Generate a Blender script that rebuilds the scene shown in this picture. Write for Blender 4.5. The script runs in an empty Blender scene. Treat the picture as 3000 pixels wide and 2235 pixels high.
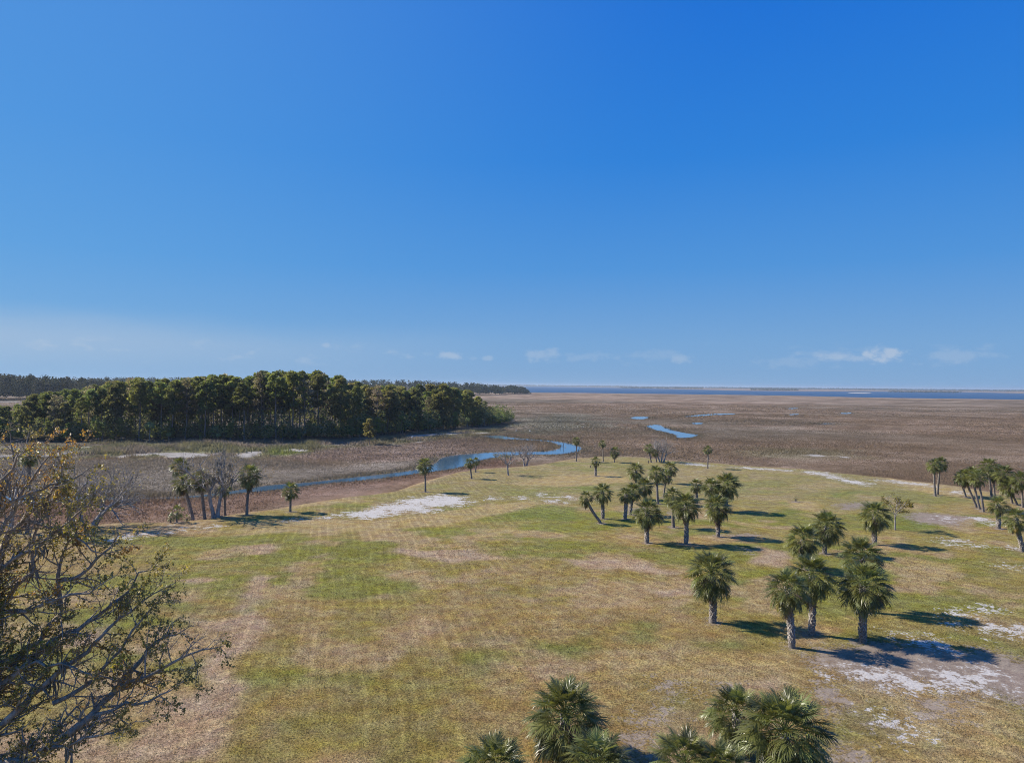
import bpy, math, random
import numpy as np
from mathutils import Vector, Matrix, Quaternion

# ------------------------------------------------------------------ camera
SC = bpy.context.scene
COL = SC.collection
F, CX, CY, CAMH = 2080.0, 1500.0, 1117.5, 20.0
HOR0, SLOPE = 1127.0, 0.0095            # horizon row at the centre, and its tilt
_r = Vector((1, 0, SLOPE)).normalized()
_f = Vector((0, 1, (HOR0 - CY) / F)).normalized()
_f = (_f - _r * _f.dot(_r)).normalized()
_u = _r.cross(_f)
CAM = Vector((0, 0, CAMH))
cam = bpy.data.objects.new('camera', bpy.data.cameras.new('camera'))
COL.objects.link(cam)
cam.matrix_world = Matrix(((_r.x, _u.x, -_f.x, 0), (_r.y, _u.y, -_f.y, 0), (_r.z, _u.z, -_f.z, CAMH), (0, 0, 0, 1)))
cam.data.sensor_width = 36.0
cam.data.lens = 36.0 * F / 3000.0
cam.data.clip_start = 0.5
cam.data.clip_end = 60000
SC.camera = cam
# ------------------------------------------------------------------ light
SUN_EL = math.radians(37.0)
SUN_AZ = math.radians(-71.0)           # from +Y, clockwise: far left, a little ahead
SUN = Vector((math.sin(SUN_AZ) * math.cos(SUN_EL), math.cos(SUN_AZ) * math.cos(SUN_EL), math.sin(SUN_EL)))
sl = bpy.data.lights.new('sun', 'SUN')
sl.energy = 5.0
sl.angle = math.radians(0.53)
sl.color = (1.0, 0.925, 0.80)
sun = bpy.data.objects.new('sun', sl)
COL.objects.link(sun)
sun.rotation_euler = SUN.to_track_quat('Z', 'Y').to_euler()
sun.location = (-60, 20, 60)

W = bpy.data.worlds.new('World')
SC.world = W
W.use_nodes = True
SC.view_settings.view_transform = 'Standard'
SC.view_settings.look = 'None'
SC.view_settings.exposure = 0.42
SC.view_settings.gamma = 1.0
SC.view_settings.use_curve_mapping = False
SC.render.engine = 'CYCLES'
SC.cycles.max_bounces = 8
SC.cycles.diffuse_bounces = 4
SC.cycles.glossy_bounces = 2
SC.cycles.transmission_bounces = 3
SC.cycles.transparent_max_bounces = 8
SC.cycles.volume_bounces = 0
SC.cycles.use_denoising = True
SC.cycles.denoising_prefilter = 'NONE'
SC.cycles.filter_width = 1.0


class NT:
    """small wrapper: nodes by type, sockets by name, links made in passing"""
    def __init__(s, tree):
        s.t = tree
        s.t.nodes.clear()

    def n(s, typ, props=None, **ins):
        nd = s.t.nodes.new(typ)
        for k, v in (props or {}).items():
            setattr(nd, k, v)
        for k, v in ins.items():
            key = int(k[1:]) if k[0] == 'i' and k[1:].isdigit() else k.replace('_', ' ')
            sock = nd.inputs[key]
            if isinstance(v, bpy.types.NodeSocket):
                s.t.links.new(v, sock)
            else:
                sock.default_value = v
        return nd

    def math(s, op, a, b=0.0, clamp=False):
        return s.n('ShaderNodeMath', dict(operation=op, use_clamp=clamp), i0=a, i1=b).outputs[0]

    def mix(s, fac, a, b, blend='MIX'):
        nd = s.n('ShaderNodeMix', dict(data_type='RGBA', blend_type=blend))
        for i, v in ((0, fac), (6, a), (7, b)):
            if isinstance(v, bpy.types.NodeSocket):
                s.t.links.new(v, nd.inputs[i])
            elif i == 0:
                nd.inputs[i].default_value = v
            else:
                nd.inputs[i].default_value = (*v, 1) if len(v) == 3 else v
        return nd.outputs[2]

    def ramp(s, fac, lo, hi, a=0.0, b=1.0):
        return s.n('ShaderNodeMapRange', dict(interpolation_type='SMOOTHSTEP'), i0=fac, i1=lo, i2=hi, i3=a, i4=b).outputs[0]

    def noise(s, vec, scale, detail=3.0, rough=0.55, dist=0.0):
        return s.n('ShaderNodeTexNoise', None, Vector=vec, Scale=scale, Detail=detail, Roughness=rough, Distortion=dist).outputs[0]

    def scalev(s, vec, sc):
        return s.n('ShaderNodeMapping', None, Vector=vec, Scale=sc).outputs[0]


w = NT(W.node_tree)
sky = w.n('ShaderNodeTexSky', dict(sky_type='NISHITA', sun_disc=False, sun_elevation=SUN_EL, sun_rotation=SUN_AZ,
                                   altitude=0.0, air_density=1.0, dust_density=0.0, ozone_density=4.0))
tc = w.n('ShaderNodeTexCoord').outputs['Generated']
dirn = w.n('ShaderNodeVectorMath', dict(operation='NORMALIZE'), i0=tc).outputs[0]
dz = w.n('ShaderNodeSeparateXYZ', None, Vector=dirn).outputs[2]
# clear-air colour by height above the horizon, blended with the sky model, paler towards the sun
gr = w.n('ShaderNodeValToRGB', None, Fac=w.math('MULTIPLY', dz, 1.0, True))
gr.color_ramp.elements[0].position = 0.0
gr.color_ramp.elements[0].color = (2.30, 4.45, 7.70, 1)
gr.color_ramp.elements[1].position = 1.0
gr.color_ramp.elements[1].color = (0.12, 1.15, 5.6, 1)
for p_, c_ in ((0.06, (2.00, 4.35, 8.00)), (0.16, (0.88, 3.50, 8.40)), (0.30, (0.28, 2.62, 8.40)), (0.50, (0.08, 1.85, 8.1))):
    e_ = gr.color_ramp.elements.new(p_)
    e_.color = (*c_, 1)
sa = w.n('ShaderNodeVectorMath', dict(operation='DOT_PRODUCT'), i0=dirn, i1=tuple(SUN)).outputs['Value']
skyc = w.mix(w.ramp(sa, 0.25, 1.0, 0.0, 0.42), gr.outputs[0], (2.0, 5.4, 9.4))
skyc = w.mix(0.08, skyc, sky.outputs[0])
# small cumulus low over the horizon, all the way round
cv = w.scalev(dirn, (1.0, 1.0, 2.6))
cn = w.noise(cv, 17.0, 6.0, 0.6)
cn2 = w.noise(cv, 4.0, 2.0, 0.5)
csum = w.math('ADD', w.math('MULTIPLY', cn, 0.7), w.math('MULTIPLY', cn2, 0.45))
cl = w.math('MULTIPLY', w.ramp(csum, 0.62, 0.76), 0.45)
band = w.math('MULTIPLY', w.ramp(dz, 0.020, 0.034), w.ramp(dz, 0.062, 0.036))
cl = w.math('MULTIPLY', cl, band)
for (px, py, sx, sz, k) in ((2590, 1040, 0.036, 0.0125, 0.85), (2520, 1052, 0.03, 0.007, 0.5), (2800, 1042, 0.05, 0.009, 0.32), (1318, 1043, 0.022, 0.007, 0.62), (1425, 1050, 0.014, 0.005, 0.42), (1590, 1040, 0.04, 0.013, 0.42), (1720, 1046, 0.05, 0.009, 0.25),
                            (1990, 1050, 0.016, 0.010, 0.45), (1930, 1040, 0.05, 0.011, 0.22), (2300, 1060, 0.06, 0.009, 0.22), (955, 1011, 0.010, 0.005, 0.4)):
    c_ = (_f + _r * ((px - CX) / F) - _u * ((py - CY) / F)).normalized()
    dv = w.n('ShaderNodeVectorMath', dict(operation='SUBTRACT'), i0=dirn, i1=tuple(c_)).outputs[0]
    dv = w.n('ShaderNodeVectorMath', dict(operation='MULTIPLY'), i0=dv, i1=(1 / sx, 1 / sx, 1 / sz)).outputs[0]
    dl = w.n('ShaderNodeVectorMath', dict(operation='LENGTH'), i0=dv).outputs['Value']
    puff = w.ramp(w.math('ADD', w.ramp(dl, 1.5, 0.0), w.math('MULTIPLY', w.math('SUBTRACT', w.noise(w.scalev(dirn, (1, 1, 1.6)), 55.0, 5.0, 0.62), 0.5), 2.2)), 0.35, 1.0)
    cl = w.math('MAXIMUM', cl, w.math('MULTIPLY', w.math('MULTIPLY', puff, w.ramp(dl, 1.7, 0.9)), k * 0.62))
# thin veil of high cloud low down on the sunward side
sd = w.n('ShaderNodeVectorMath', dict(operation='DOT_PRODUCT'), i0=dirn, i1=(math.sin(SUN_AZ), math.cos(SUN_AZ), 0)).outputs['Value']
veil_n = w.noise(w.scalev(dirn, (1, 1, 5)), 2.6, 4.0, 0.5)
veil = w.math('MULTIPLY', w.ramp(sd, 0.25, 0.95), w.math('MULTIPLY', w.ramp(dz, -0.01, 0.05), w.ramp(w.math('ADD', dz, w.math('MULTIPLY', veil_n, 0.05)), 0.115, 0.075)))
veil = w.math('MULTIPLY', veil, 0.5)
skyc = w.mix(veil, skyc, (5.6, 6.6, 8.0))
skyc = w.mix(cl, skyc, (6.6, 7.3, 8.4))
bg = w.n('ShaderNodeBackground', None, Color=skyc, Strength=0.0635)
wo = w.n('ShaderNodeOutputWorld', None, Surface=bg.outputs[0])


# ------------------------------------------------------------------ pixel -> place
def ray(px, py):
    return _f + _r * ((px - CX) / F) - _u * ((py - CY) / F)

def at(px, py, z=0.0):
    """point of the plane of height z seen at that pixel"""
    d = ray(px, py)
    return CAM + d * ((z - CAMH) / d.z)

def atd(px, py, Y):
    """point at the depth Y seen at that pixel"""
    d = ray(px, py)
    return CAM + d * (Y / d.y)

def px_of(x, y, z):
    v = np.stack([x, y, z - CAMH], -1)
    k = v @ np.array(_f)
    return CX + F * (v @ np.array(_r)) / k, CY - F * (v @ np.array(_u)) / k

def hor(px):
    return HOR0 + (px - CX) * SLOPE

def ppoly(pts, z=0.0):
    return np.array([at(a, b, z)[:2] for a, b in pts])

def inside(P, poly):
    x, y = P[:, 0], P[:, 1]
    r = np.zeros(len(P), bool)
    n = len(poly)
    for i in range(n):
        x0, y0 = poly[i]
        x1, y1 = poly[(i + 1) % n]
        if y0 == y1:
            continue
        r ^= ((y0 > y) != (y1 > y)) & (x < (x1 - x0) * (y - y0) / (y1 - y0) + x0)
    return r

def sdist(P, poly):
    """signed distance to a polygon, negative inside"""
    d2 = np.full(len(P), 1e18)
    n = len(poly)
    for i in range(n):
        a = poly[i]; b = poly[(i + 1) % n]
        e = b - a
        t = np.clip(((P - a) @ e) / (e @ e + 1e-9), 0, 1)
        q = P - a - t[:, None] * e
        d2 = np.minimum(d2, (q * q).sum(1))
    d = np.sqrt(d2)
    return np.where(inside(P, poly), -d, d)

def _hash(ix, iy, seed):
    h = (ix.astype(np.int64) * 374761393 + iy.astype(np.int64) * 668265263 + seed * 974711) & 0x7fffffff
    h = ((h ^ (h >> 13)) * 1274126177) & 0x7fffffff
    return ((h ^ (h >> 16)) & 0xffff) / 65535.0

def vnoise(P, scale, seed=0, octaves=4):
    out = np.zeros(len(P)); amp = 0.5; tot = 0
    for o in range(octaves):
        ca, sa_ = math.cos(0.6 + 1.1 * o), math.sin(0.6 + 1.1 * o)
        q = np.column_stack([P[:, 0] * ca - P[:, 1] * sa_, P[:, 0] * sa_ + P[:, 1] * ca]) * scale * (1.93 ** o) + 17.3 * o + 1000
        i = np.floor(q); f = q - i
        f = f * f * (3 - 2 * f)
        ix, iy = i[:, 0], i[:, 1]
        a = _hash(ix, iy, seed + o); b = _hash(ix + 1, iy, seed + o)
        c = _hash(ix, iy + 1, seed + o); d = _hash(ix + 1, iy + 1, seed + o)
        out += amp * ((a * (1 - f[:, 0]) + b * f[:, 0]) * (1 - f[:, 1]) + (c * (1 - f[:, 0]) + d * f[:, 0]) * f[:, 1])
        tot += amp; amp *= 0.55
    return out / tot

def sstep(x, a, b):
    t = np.clip((x - a) / (b - a), 0, 1)
    return t * t * (3 - 2 * t)

def lerp(a, b, t):
    return a + (np.asarray(b) - a) * t[:, None]


# ------------------------------------------------------------------ mesh helpers
def mesh_np(name, V, faces, mats, col=None, attrs=None, smooth=False, mat_idx=None):
    """faces: (n,3) or (n,4) int array, or list of such arrays"""
    me = bpy.data.meshes.new(name)
    V = np.asarray(V, np.float32)
    fl = faces if isinstance(faces, list) else [faces]
    fl = [np.asarray(f, np.int32) for f in fl if len(f)]
    me.vertices.add(len(V))
    me.vertices.foreach_set('co', V.ravel())
    loops = np.concatenate([f.ravel() for f in fl])
    tot = np.concatenate([np.full(len(f), f.shape[1], np.int32) for f in fl])
    start = np.concatenate([[0], np.cumsum(tot)[:-1]]).astype(np.int32)
    me.loops.add(len(loops))
    me.loops.foreach_set('vertex_index', loops)
    me.polygons.add(len(tot))
    me.polygons.foreach_set('loop_start', start)
    if smooth:
        me.polygons.foreach_set('use_smooth', np.ones(len(tot), bool))
    for m in (mats if isinstance(mats, (list, tuple)) else [mats]):
        me.materials.append(m)
    if mat_idx is not None:
        me.polygons.foreach_set('material_index', np.asarray(mat_idx, np.int32))
    if col is not None:
        a = me.attributes.new('Col', 'FLOAT_COLOR', 'POINT')
        c = np.ones((len(V), 4), np.float32)
        c[:, :3] = col
        a.data.foreach_set('color', c.ravel())
    for k, v in (attrs or {}).items():
        a = me.attributes.new(k, 'FLOAT', 'POINT')
        a.data.foreach_set('value', np.asarray(v, np.float32))
    me.update(calc_edges=True)
    me.validate()
    return me

def put(name, me, parent=None, loc=None):
    o = bpy.data.objects.new(name, me)
    COL.objects.link(o)
    if parent is not None:
        o.parent = parent
    if loc is not None:
        o.location = loc
    return o

def tag(o, label=None, cat=None, group=None, kind=None):
    if label: o['label'] = label
    if cat: o['category'] = cat
    if group: o['group'] = group
    if kind: o['kind'] = kind
    return o

def empty(name, loc):
    o = bpy.data.objects.new(name, None)
    o.empty_display_size = 0.3
    COL.objects.link(o)
    o.location = loc
    return o

class MB:
    """collects tubes and triangles into one mesh"""
    def __init__(s):
        s.V = []; s.Q = []; s.T = []; s.C = []; s.n = 0

    def add(s, V, Q=None, T=None, c=(1, 1, 1)):
        V = np.asarray(V, float)
        if Q is not None and len(Q): s.Q.append(np.asarray(Q) + s.n)
        if T is not None and len(T): s.T.append(np.asarray(T) + s.n)
        s.V.append(V)
        cc = np.asarray(c, float)
        s.C.append(np.tile(cc, (len(V), 1)) if cc.ndim == 1 else cc)
        s.n += len(V)

    def tube(s, pts, radii, sides=6, c=(1, 1, 1)):
        pts = np.asarray(pts, float)
        n = len(pts)
        tan = np.gradient(pts, axis=0)
        tan /= np.linalg.norm(tan, axis=1)[:, None] + 1e-9
        ref = np.array([0.0, 0, 1]) if abs(tan[0, 2]) < 0.9 else np.array([1.0, 0, 0])
        a = np.cross(tan, ref); a /= np.linalg.norm(a, axis=1)[:, None] + 1e-9
        b = np.cross(tan, a)
        th = np.arange(sides) * 2 * math.pi / sides
        rr = np.asarray(radii, float)
        V = pts[:, None, :] + rr[:, None, None] * (np.cos(th)[None, :, None] * a[:, None, :] + np.sin(th)[None, :, None] * b[:, None, :])
        i = np.arange(n - 1)[:, None] * sides; j = np.arange(sides)[None, :]; k = (j + 1) % sides
        Q = np.stack([i + j, i + k, i + sides + k, i + sides + j], -1).reshape(-1, 4)
        s.add(V.reshape(-1, 3), Q=Q, c=c)

    def mesh(s, name, mats, smooth=False, col=True):
        f = []
        if s.Q: f.append(np.concatenate(s.Q))
        if s.T: f.append(np.concatenate(s.T))
        return mesh_np(name, np.concatenate(s.V), f, mats, np.concatenate(s.C) if col else None, smooth=smooth)

def tris_at(rs, P, size, flat=0.0, aspect=1.0):
    """one random triangle at each point: returns V, T"""
    n = len(P)
    a = rs.normal(size=(n, 3)); a[:, 2] *= (1 - flat)
    a /= np.linalg.norm(a, axis=1)[:, None]
    b = rs.normal(size=(n, 3)); b[:, 2] *= (1 - flat)
    b -= a * (a * b).sum(1)[:, None]
    b /= np.linalg.norm(b, axis=1)[:, None]
    s = np.broadcast_to(np.asarray(size, float), (n,))[:, None] * rs.uniform(0.65, 1.35, (n, 1))
    V = np.stack([P - a * s * 0.6 - b * s * 0.5 * aspect, P + a * s * 0.6 - b * s * 0.4 * aspect, P + b * s * 0.7 * aspect + a * s * rs.uniform(-0.4, 0.4, (n, 1))], 1).reshape(-1, 3)
    return V, np.arange(3 * n).reshape(-1, 3)

def quads_at(rs, P, size, aspect=0.5):
    """one leaf-shaped quad at each point"""
    n = len(P)
    a = rs.normal(size=(n, 3)); a /= np.linalg.norm(a, axis=1)[:, None]
    b = rs.normal(size=(n, 3)); b -= a * (a * b).sum(1)[:, None]; b /= np.linalg.norm(b, axis=1)[:, None]
    s = np.broadcast_to(np.asarray(size, float), (n,))[:, None] * rs.uniform(0.6, 1.3, (n, 1)) * 0.5
    V = np.stack([P - a * s, P + b * s * aspect, P + a * s, P - b * s * aspect], 1).reshape(-1, 3)
    return V, np.arange(4 * n).reshape(-1, 4)


# ------------------------------------------------------------------ materials
def new_mat(name):
    m = bpy.data.materials.new(name)
    m.use_nodes = True
    return m, NT(m.node_tree)

def leaf_mat(name, tint=(1, 1, 1), rough=0.55, trans=0.25, spec=0.35, var=0.35, use_col=True, base=(0.06, 0.08, 0.03), hue=0.0, up=0.0):
    """foliage: colour attribute or base colour, varied per object, part of the light passing through"""
    m, t = new_mat(name)
    c = t.n('ShaderNodeAttribute', dict(attribute_name='Col')).outputs['Color'] if use_col else t.n('ShaderNodeRGB').outputs[0]
    if not use_col:
        c.default_value = (*base, 1)
    c = t.mix(1.0, c, tint, 'MULTIPLY')
    rnd = t.n('ShaderNodeObjectInfo').outputs['Random']
    val = t.n('ShaderNodeMapRange', None, i0=rnd, i1=0.0, i2=1.0, i3=1 - var, i4=1 + var).outputs[0]
    pos = t.n('ShaderNodeNewGeometry').outputs['Position']
    nz = t.n('ShaderNodeMapRange', None, i0=t.noise(pos, 1.3, 3), i1=0.25, i2=0.75, i3=0.72, i4=1.28).outputs[0]
    h = t.n('ShaderNodeMapRange', None, i0=t.math('FRACT', t.math('MULTIPLY', rnd, 7.31)), i1=0.0, i2=1.0, i3=0.5 - hue, i4=0.5 + hue).outputs[0]
    c = t.n('ShaderNodeHueSaturation', None, Hue=h, Value=t.math('MULTIPLY', val, nz), Color=c).outputs[0]
    p = t.n('ShaderNodeBsdfPrincipled', None, Base_Color=c, Roughness=rough)
    if up:      # fine upright blades: shade them as the soft mass they form
        nv = t.n('ShaderNodeNewGeometry').outputs['Normal']
        nv = t.n('ShaderNodeVectorMath', dict(operation='NORMALIZE'), i0=t.n('ShaderNodeVectorMath', dict(operation='MULTIPLY_ADD'), i0=nv, i1=(1 - up,) * 3, i2=(0, 0, up)).outputs[0]).outputs[0]
        t.t.links.new(nv, p.inputs['Normal'])
    p.inputs['Specular IOR Level'].default_value = spec
    tr = t.n('ShaderNodeBsdfTranslucent', None, Color=t.mix(1.0, c, (1.25, 1.2, 0.7), 'MULTIPLY'))
    ms = t.n('ShaderNodeMixShader', None, i0=trans, i1=p.outputs[0], i2=tr.outputs[0])
    t.n('ShaderNodeOutputMaterial', None, Surface=ms.outputs[0])
    return m

def bark_mat(name, a, b, scale=6.0, stretch=(1, 1, 0.25), rough=0.9, bump=0.5):
    m, t = new_mat(name)
    pos = t.n('ShaderNodeNewGeometry').outputs['Position']
    n1 = t.noise(t.scalev(pos, stretch), scale, 5, 0.65)
    n2 = t.noise(pos, 0.6, 3)
    f = t.math('ADD', t.math('MULTIPLY', n1, 0.75), t.math('MULTIPLY', n2, 0.25))
    c = t.mix(t.ramp(f, 0.35, 0.65), a, b)
    bp = t.n('ShaderNodeBump', None, Strength=bump, Distance=0.05, Height=n1)
    p = t.n('ShaderNodeBsdfPrincipled', None, Base_Color=c, Roughness=rough, Normal=bp.outputs[0])
    p.inputs['Specular IOR Level'].default_value = 0.2
    t.n('ShaderNodeOutputMaterial', None, Surface=p.outputs[0])
    return m

def lawn_mat():
    m, t = new_mat('lawn_grass')
    pos = t.n('ShaderNodeNewGeometry').outputs['Position']
    att = lambda k: t.n('ShaderNodeAttribute', dict(attribute_name=k)).outputs['Fac']
    c = t.n('ShaderNodeAttribute', dict(attribute_name='Col')).outputs['Color']
    n_f = t.noise(pos, 7.0, 6, 0.9)
    n_m = t.noise(pos, 0.9, 5, 0.70)
    n_l = t.noise(pos, 0.35, 4, 0.6)
    hs = t.n('ShaderNodeHueSaturation', None, Hue=t.ramp(n_m, 0.33, 0.67, 0.490, 0.514), Saturation=t.ramp(n_l, 0.3, 0.7, 0.92, 1.12),
             Value=t.math('MULTIPLY', t.ramp(n_f, 0.38, 0.62, 0.42, 1.54), t.ramp(n_m, 0.33, 0.67, 0.80, 1.18)), Color=c).outputs[0]
    # tyre and mower lines, mostly along the drive of the mower, faint
    sp = t.n('ShaderNodeSeparateXYZ', None, Vector=pos)
    d1 = t.math('ADD', sp.outputs[0], t.math('MULTIPLY', sp.outputs[1], 0.24))
    d2 = t.math('ADD', sp.outputs[0], t.math('MULTIPLY', sp.outputs[1], 0.74))
    wob = t.math('MULTIPLY', t.noise(pos, 0.05, 1), 2.0)
    s1 = t.ramp(t.math('SINE', t.math('MULTIPLY', t.math('ADD', d1, wob), 2 * math.pi / 1.1)), 0.2, 0.95, -0.5, 0.9)
    s2 = t.ramp(t.math('SINE', t.math('MULTIPLY', t.math('ADD', d2, wob), 2 * math.pi / 1.9)), 0.35, 0.95, -0.25, 1.0)
    mk = t.ramp(t.math('ADD', sp.outputs[0], t.math('MULTIPLY', t.noise(pos, 0.1, 2), 12.0)), 4.0, 12.0)
    st = t.math('ADD', t.math('MULTIPLY', s1, t.math('SUBTRACT', 1.0, mk)), t.math('MULTIPLY', s2, mk))
    st = t.math('ADD', 1.0, t.math('MULTIPLY', st, t.math('MULTIPLY', t.ramp(t.noise(pos, 0.12, 2), 0.36, 0.58), 0.16)))
    hs = t.mix(1.0, hs, t.n('ShaderNodeCombineXYZ', None, X=st, Y=st, Z=st).outputs[0], 'MULTIPLY')
    n_e = t.noise(pos, 0.9, 6, 0.7)
    n_e2 = t.noise(t.scalev(pos, (1, 1.0, 1)), 4.0, 4, 0.6)
    br = t.math('ADD', t.math('MULTIPLY', t.math('SUBTRACT', n_e, 0.5), 1.5), t.math('ADD', t.math('MULTIPLY', t.math('SUBTRACT', n_e2, 0.5), 1.1), t.math('MULTIPLY', t.math('SUBTRACT', n_l, 0.5), 1.0)))
    dirt = t.ramp(t.math('ADD', att('dirt'), br), 0.32, 0.68)
    sand = t.ramp(t.math('ADD', att('sand'), t.math('MULTIPLY', br, 1.9)), 0.46, 0.80)
    sand = t.math('MULTIPLY', sand, t.ramp(att('sand'), 0.02, 0.16))
    dirt = t.math('MULTIPLY', dirt, t.ramp(att('dirt'), 0.02, 0.16))
    dcol = t.mix(t.ramp(n_m, 0.3, 0.7), (0.20, 0.155, 0.135), (0.30, 0.245, 0.215))
    dcol = t.mix(1.0, dcol, t.n('ShaderNodeCombineXYZ', None, X=t.ramp(n_f, 0.25, 0.75, 0.75, 1.2), Y=t.ramp(n_f, 0.25, 0.75, 0.75, 1.2), Z=t.ramp(n_f, 0.25, 0.75, 0.75, 1.2)).outputs[0], 'MULTIPLY')
    scol = t.mix(t.ramp(n_f, 0.3, 0.7), (0.38, 0.35, 0.325), (0.62, 0.59, 0.56))
    c2 = t.mix(t.math('MULTIPLY', dirt, 0.85), hs, dcol)
    c3 = t.mix(t.math('MULTIPLY', sand, 0.92), c2, scol)
    bare = t.math('MAXIMUM', dirt, sand)
    bh = t.math('ADD', t.math('MULTIPLY', n_f, t.ramp(bare, 0, 1, 1.0, 0.3)), t.math('MULTIPLY', n_m, 0.8))
    bp = t.n('ShaderNodeBump', None, Strength=0.75, Distance=0.14, Height=bh)
    p = t.n('ShaderNodeBsdfPrincipled', None, Base_Color=c3, Roughness=0.95, Normal=bp.outputs[0])
    p.inputs['Specular IOR Level'].default_value = 0.1
    t.n('ShaderNodeOutputMaterial', None, Surface=p.outputs[0])
    return m

def marsh_mat():
    m, t = new_mat('marsh_ground')
    pos = t.n('ShaderNodeNewGeometry').outputs['Position']
    c = t.n('ShaderNodeAttribute', dict(attribute_name='Col')).outputs['Color']
    sand = t.n('ShaderNodeAttribute', dict(attribute_name='sand')).outputs['Fac']
    n1 = t.noise(pos, 0.35, 5, 0.7)
    n2 = t.noise(pos, 0.022, 6, 0.68, 0.6)
    n3 = t.noise(t.scalev(pos, (0.35, 1, 1)), 0.006, 6, 0.66, 1.0)
    v = t.math('MULTIPLY', t.ramp(n1, 0.3, 0.7, 0.8, 1.2), t.math('MULTIPLY', t.ramp(n2, 0.34, 0.66, 0.62, 1.34), t.ramp(n3, 0.34, 0.66, 0.72, 1.26)))
    hs = t.n('ShaderNodeHueSaturation', None, Hue=t.ramp(n3, 0.3, 0.7, 0.51, 0.492), Saturation=t.ramp(n2, 0.3, 0.7, 1.15, 0.85), Value=v, Color=c).outputs[0]
    br = t.math('MULTIPLY', t.math('SUBTRACT', t.noise(pos, 0.25, 6, 0.7), 0.5), 1.2)
    sm = t.ramp(t.math('ADD', sand, br), 0.42, 0.6)
    hs = t.mix(sm, hs, t.mix(t.ramp(n1, 0.3, 0.7), (0.24, 0.215, 0.19), (0.40, 0.37, 0.335)))
    bp = t.n('ShaderNodeBump', None, Strength=0.5, Distance=0.6, Height=n1)
    p = t.n('ShaderNodeBsdfPrincipled', None, Base_Color=hs, Roughness=1.0, Normal=bp.outputs[0])
    p.inputs['Specular IOR Level'].default_value = 0.05
    t.n('ShaderNodeOutputMaterial', None, Surface=p.outputs[0])
    return m

def water_mat(name, base, scale, strength, dist, rough, spec=0.5):
    m, t = new_mat(name)
    pos = t.n('ShaderNodeNewGeometry').outputs['Position']
    n1 = t.noise(t.scalev(pos, (0.6, 1.0, 1)), scale, 4, 0.6)
    n2 = t.noise(t.scalev(pos, (0.3, 1.0, 1)), scale * 0.07, 3, 0.6)
    h = t.math('ADD', n1, t.math('MULTIPLY', n2, 1.5))
    bp = t.n('ShaderNodeBump', None, Strength=strength, Distance=dist, Height=h)
    p = t.n('ShaderNodeBsdfPrincipled', None, Base_Color=(*base, 1), Roughness=rough, IOR=1.33, Normal=bp.outputs[0])
    p.inputs['Specular IOR Level'].default_value = spec
    t.n('ShaderNodeOutputMaterial', None, Surface=p.outputs[0])
    return m

def plain_mat(name, c, rough=0.8, scale=8.0, var=0.25):
    m, t = new_mat(name)
    pos = t.n('ShaderNodeNewGeometry').outputs['Position']
    n1 = t.noise(pos, scale, 4, 0.6)
    cc = t.n('ShaderNodeHueSaturation', None, Value=t.ramp(n1, 0.3, 0.7, 1 - var, 1 + var), Color=(*c, 1)).outputs[0]
    p = t.n('ShaderNodeBsdfPrincipled', None, Base_Color=cc, Roughness=rough)
    t.n('ShaderNodeOutputMaterial', None, Surface=p.outputs[0])
    return m

M_LAWN = lawn_mat()
M_MARSH = marsh_mat()
M_CREEK = water_mat('creek_water', (0.065, 0.125, 0.19), 1.6, 0.10, 0.10, 0.06, 0.9)
M_BAY = water_mat('bay_water', (0.022, 0.062, 0.13), 0.25, 0.6, 0.5, 0.4, 0.16)
M_BLADE = leaf_mat('grass_blade', rough=0.8, trans=0.12, spec=0.1, var=0.0, up=0.8)
M_FROND = leaf_mat('palm_frond', base=(0.165, 0.175, 0.052), use_col=False, rough=0.38, trans=0.34, spec=0.55, var=0.5, hue=0.02, up=0.2)
M_FROND_Y = leaf_mat('palm_frond_yellowing', base=(0.26, 0.20, 0.03), use_col=False, rough=0.45, trans=0.3, spec=0.4, var=0.25, hue=0.02)
M_FROND_D = leaf_mat('palm_frond_dead', base=(0.17, 0.125, 0.095), use_col=False, rough=0.85, trans=0.15, spec=0.1, var=0.3)
M_PETIOLE = leaf_mat('palm_petiole', base=(0.16, 0.19, 0.06), use_col=False, rough=0.5, trans=0.0, spec=0.3, var=0.2)
M_PTRUNK = bark_mat('palm_trunk_bark', (0.12, 0.098, 0.080), (0.33, 0.285, 0.245), 5.0, (1, 1, 2.2))
M_BOOT = bark_mat('palm_leaf_base', (0.27, 0.235, 0.20), (0.50, 0.45, 0.40), 7.0, (1, 1, 1))
M_OAKBARK = bark_mat('oak_bark', (0.19, 0.150, 0.115), (0.44, 0.37, 0.30), 5.0, (1, 1, 0.4))
M_GREYBARK = bark_mat('grey_bark', (0.19, 0.165, 0.145), (0.46, 0.42, 0.38), 4.0, (1, 1, 0.4))
M_PINEBARK = bark_mat('pine_bark', (0.10, 0.083, 0.072), (0.26, 0.22, 0.195), 2.0, (1, 1, 0.3))
M_OAKLEAF = leaf_mat('oak_leaf', tint=(1.35, 1.3, 1.2), rough=0.5, trans=0.42, spec=0.3, var=0.0, up=0.45)
M_PINELEAF = leaf_mat('pine_needles', tint=(2.85, 2.9, 2.75), rough=0.65, trans=0.5, spec=0.2, var=0.42, hue=0.026, up=0.7)
M_FARLEAF = leaf_mat('far_foliage', tint=(2.2, 2.35, 2.3), rough=0.8, trans=0.45, spec=0.1, var=0.0, up=0.4)
M_DISTLEAF = leaf_mat('distant_foliage', tint=(1.25, 1.35, 1.3), rough=0.9, trans=0.2, spec=0.05, var=0.0, up=0.4)
M_MOSS = leaf_mat('spanish_moss', base=(0.28, 0.265, 0.23), use_col=False, rough=0.9, trans=0.2, spec=0.1, var=0.15)
M_LITTER = plain_mat('forest_litter', (0.09, 0.075, 0.05), 1.0, 0.5, 0.4)

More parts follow.
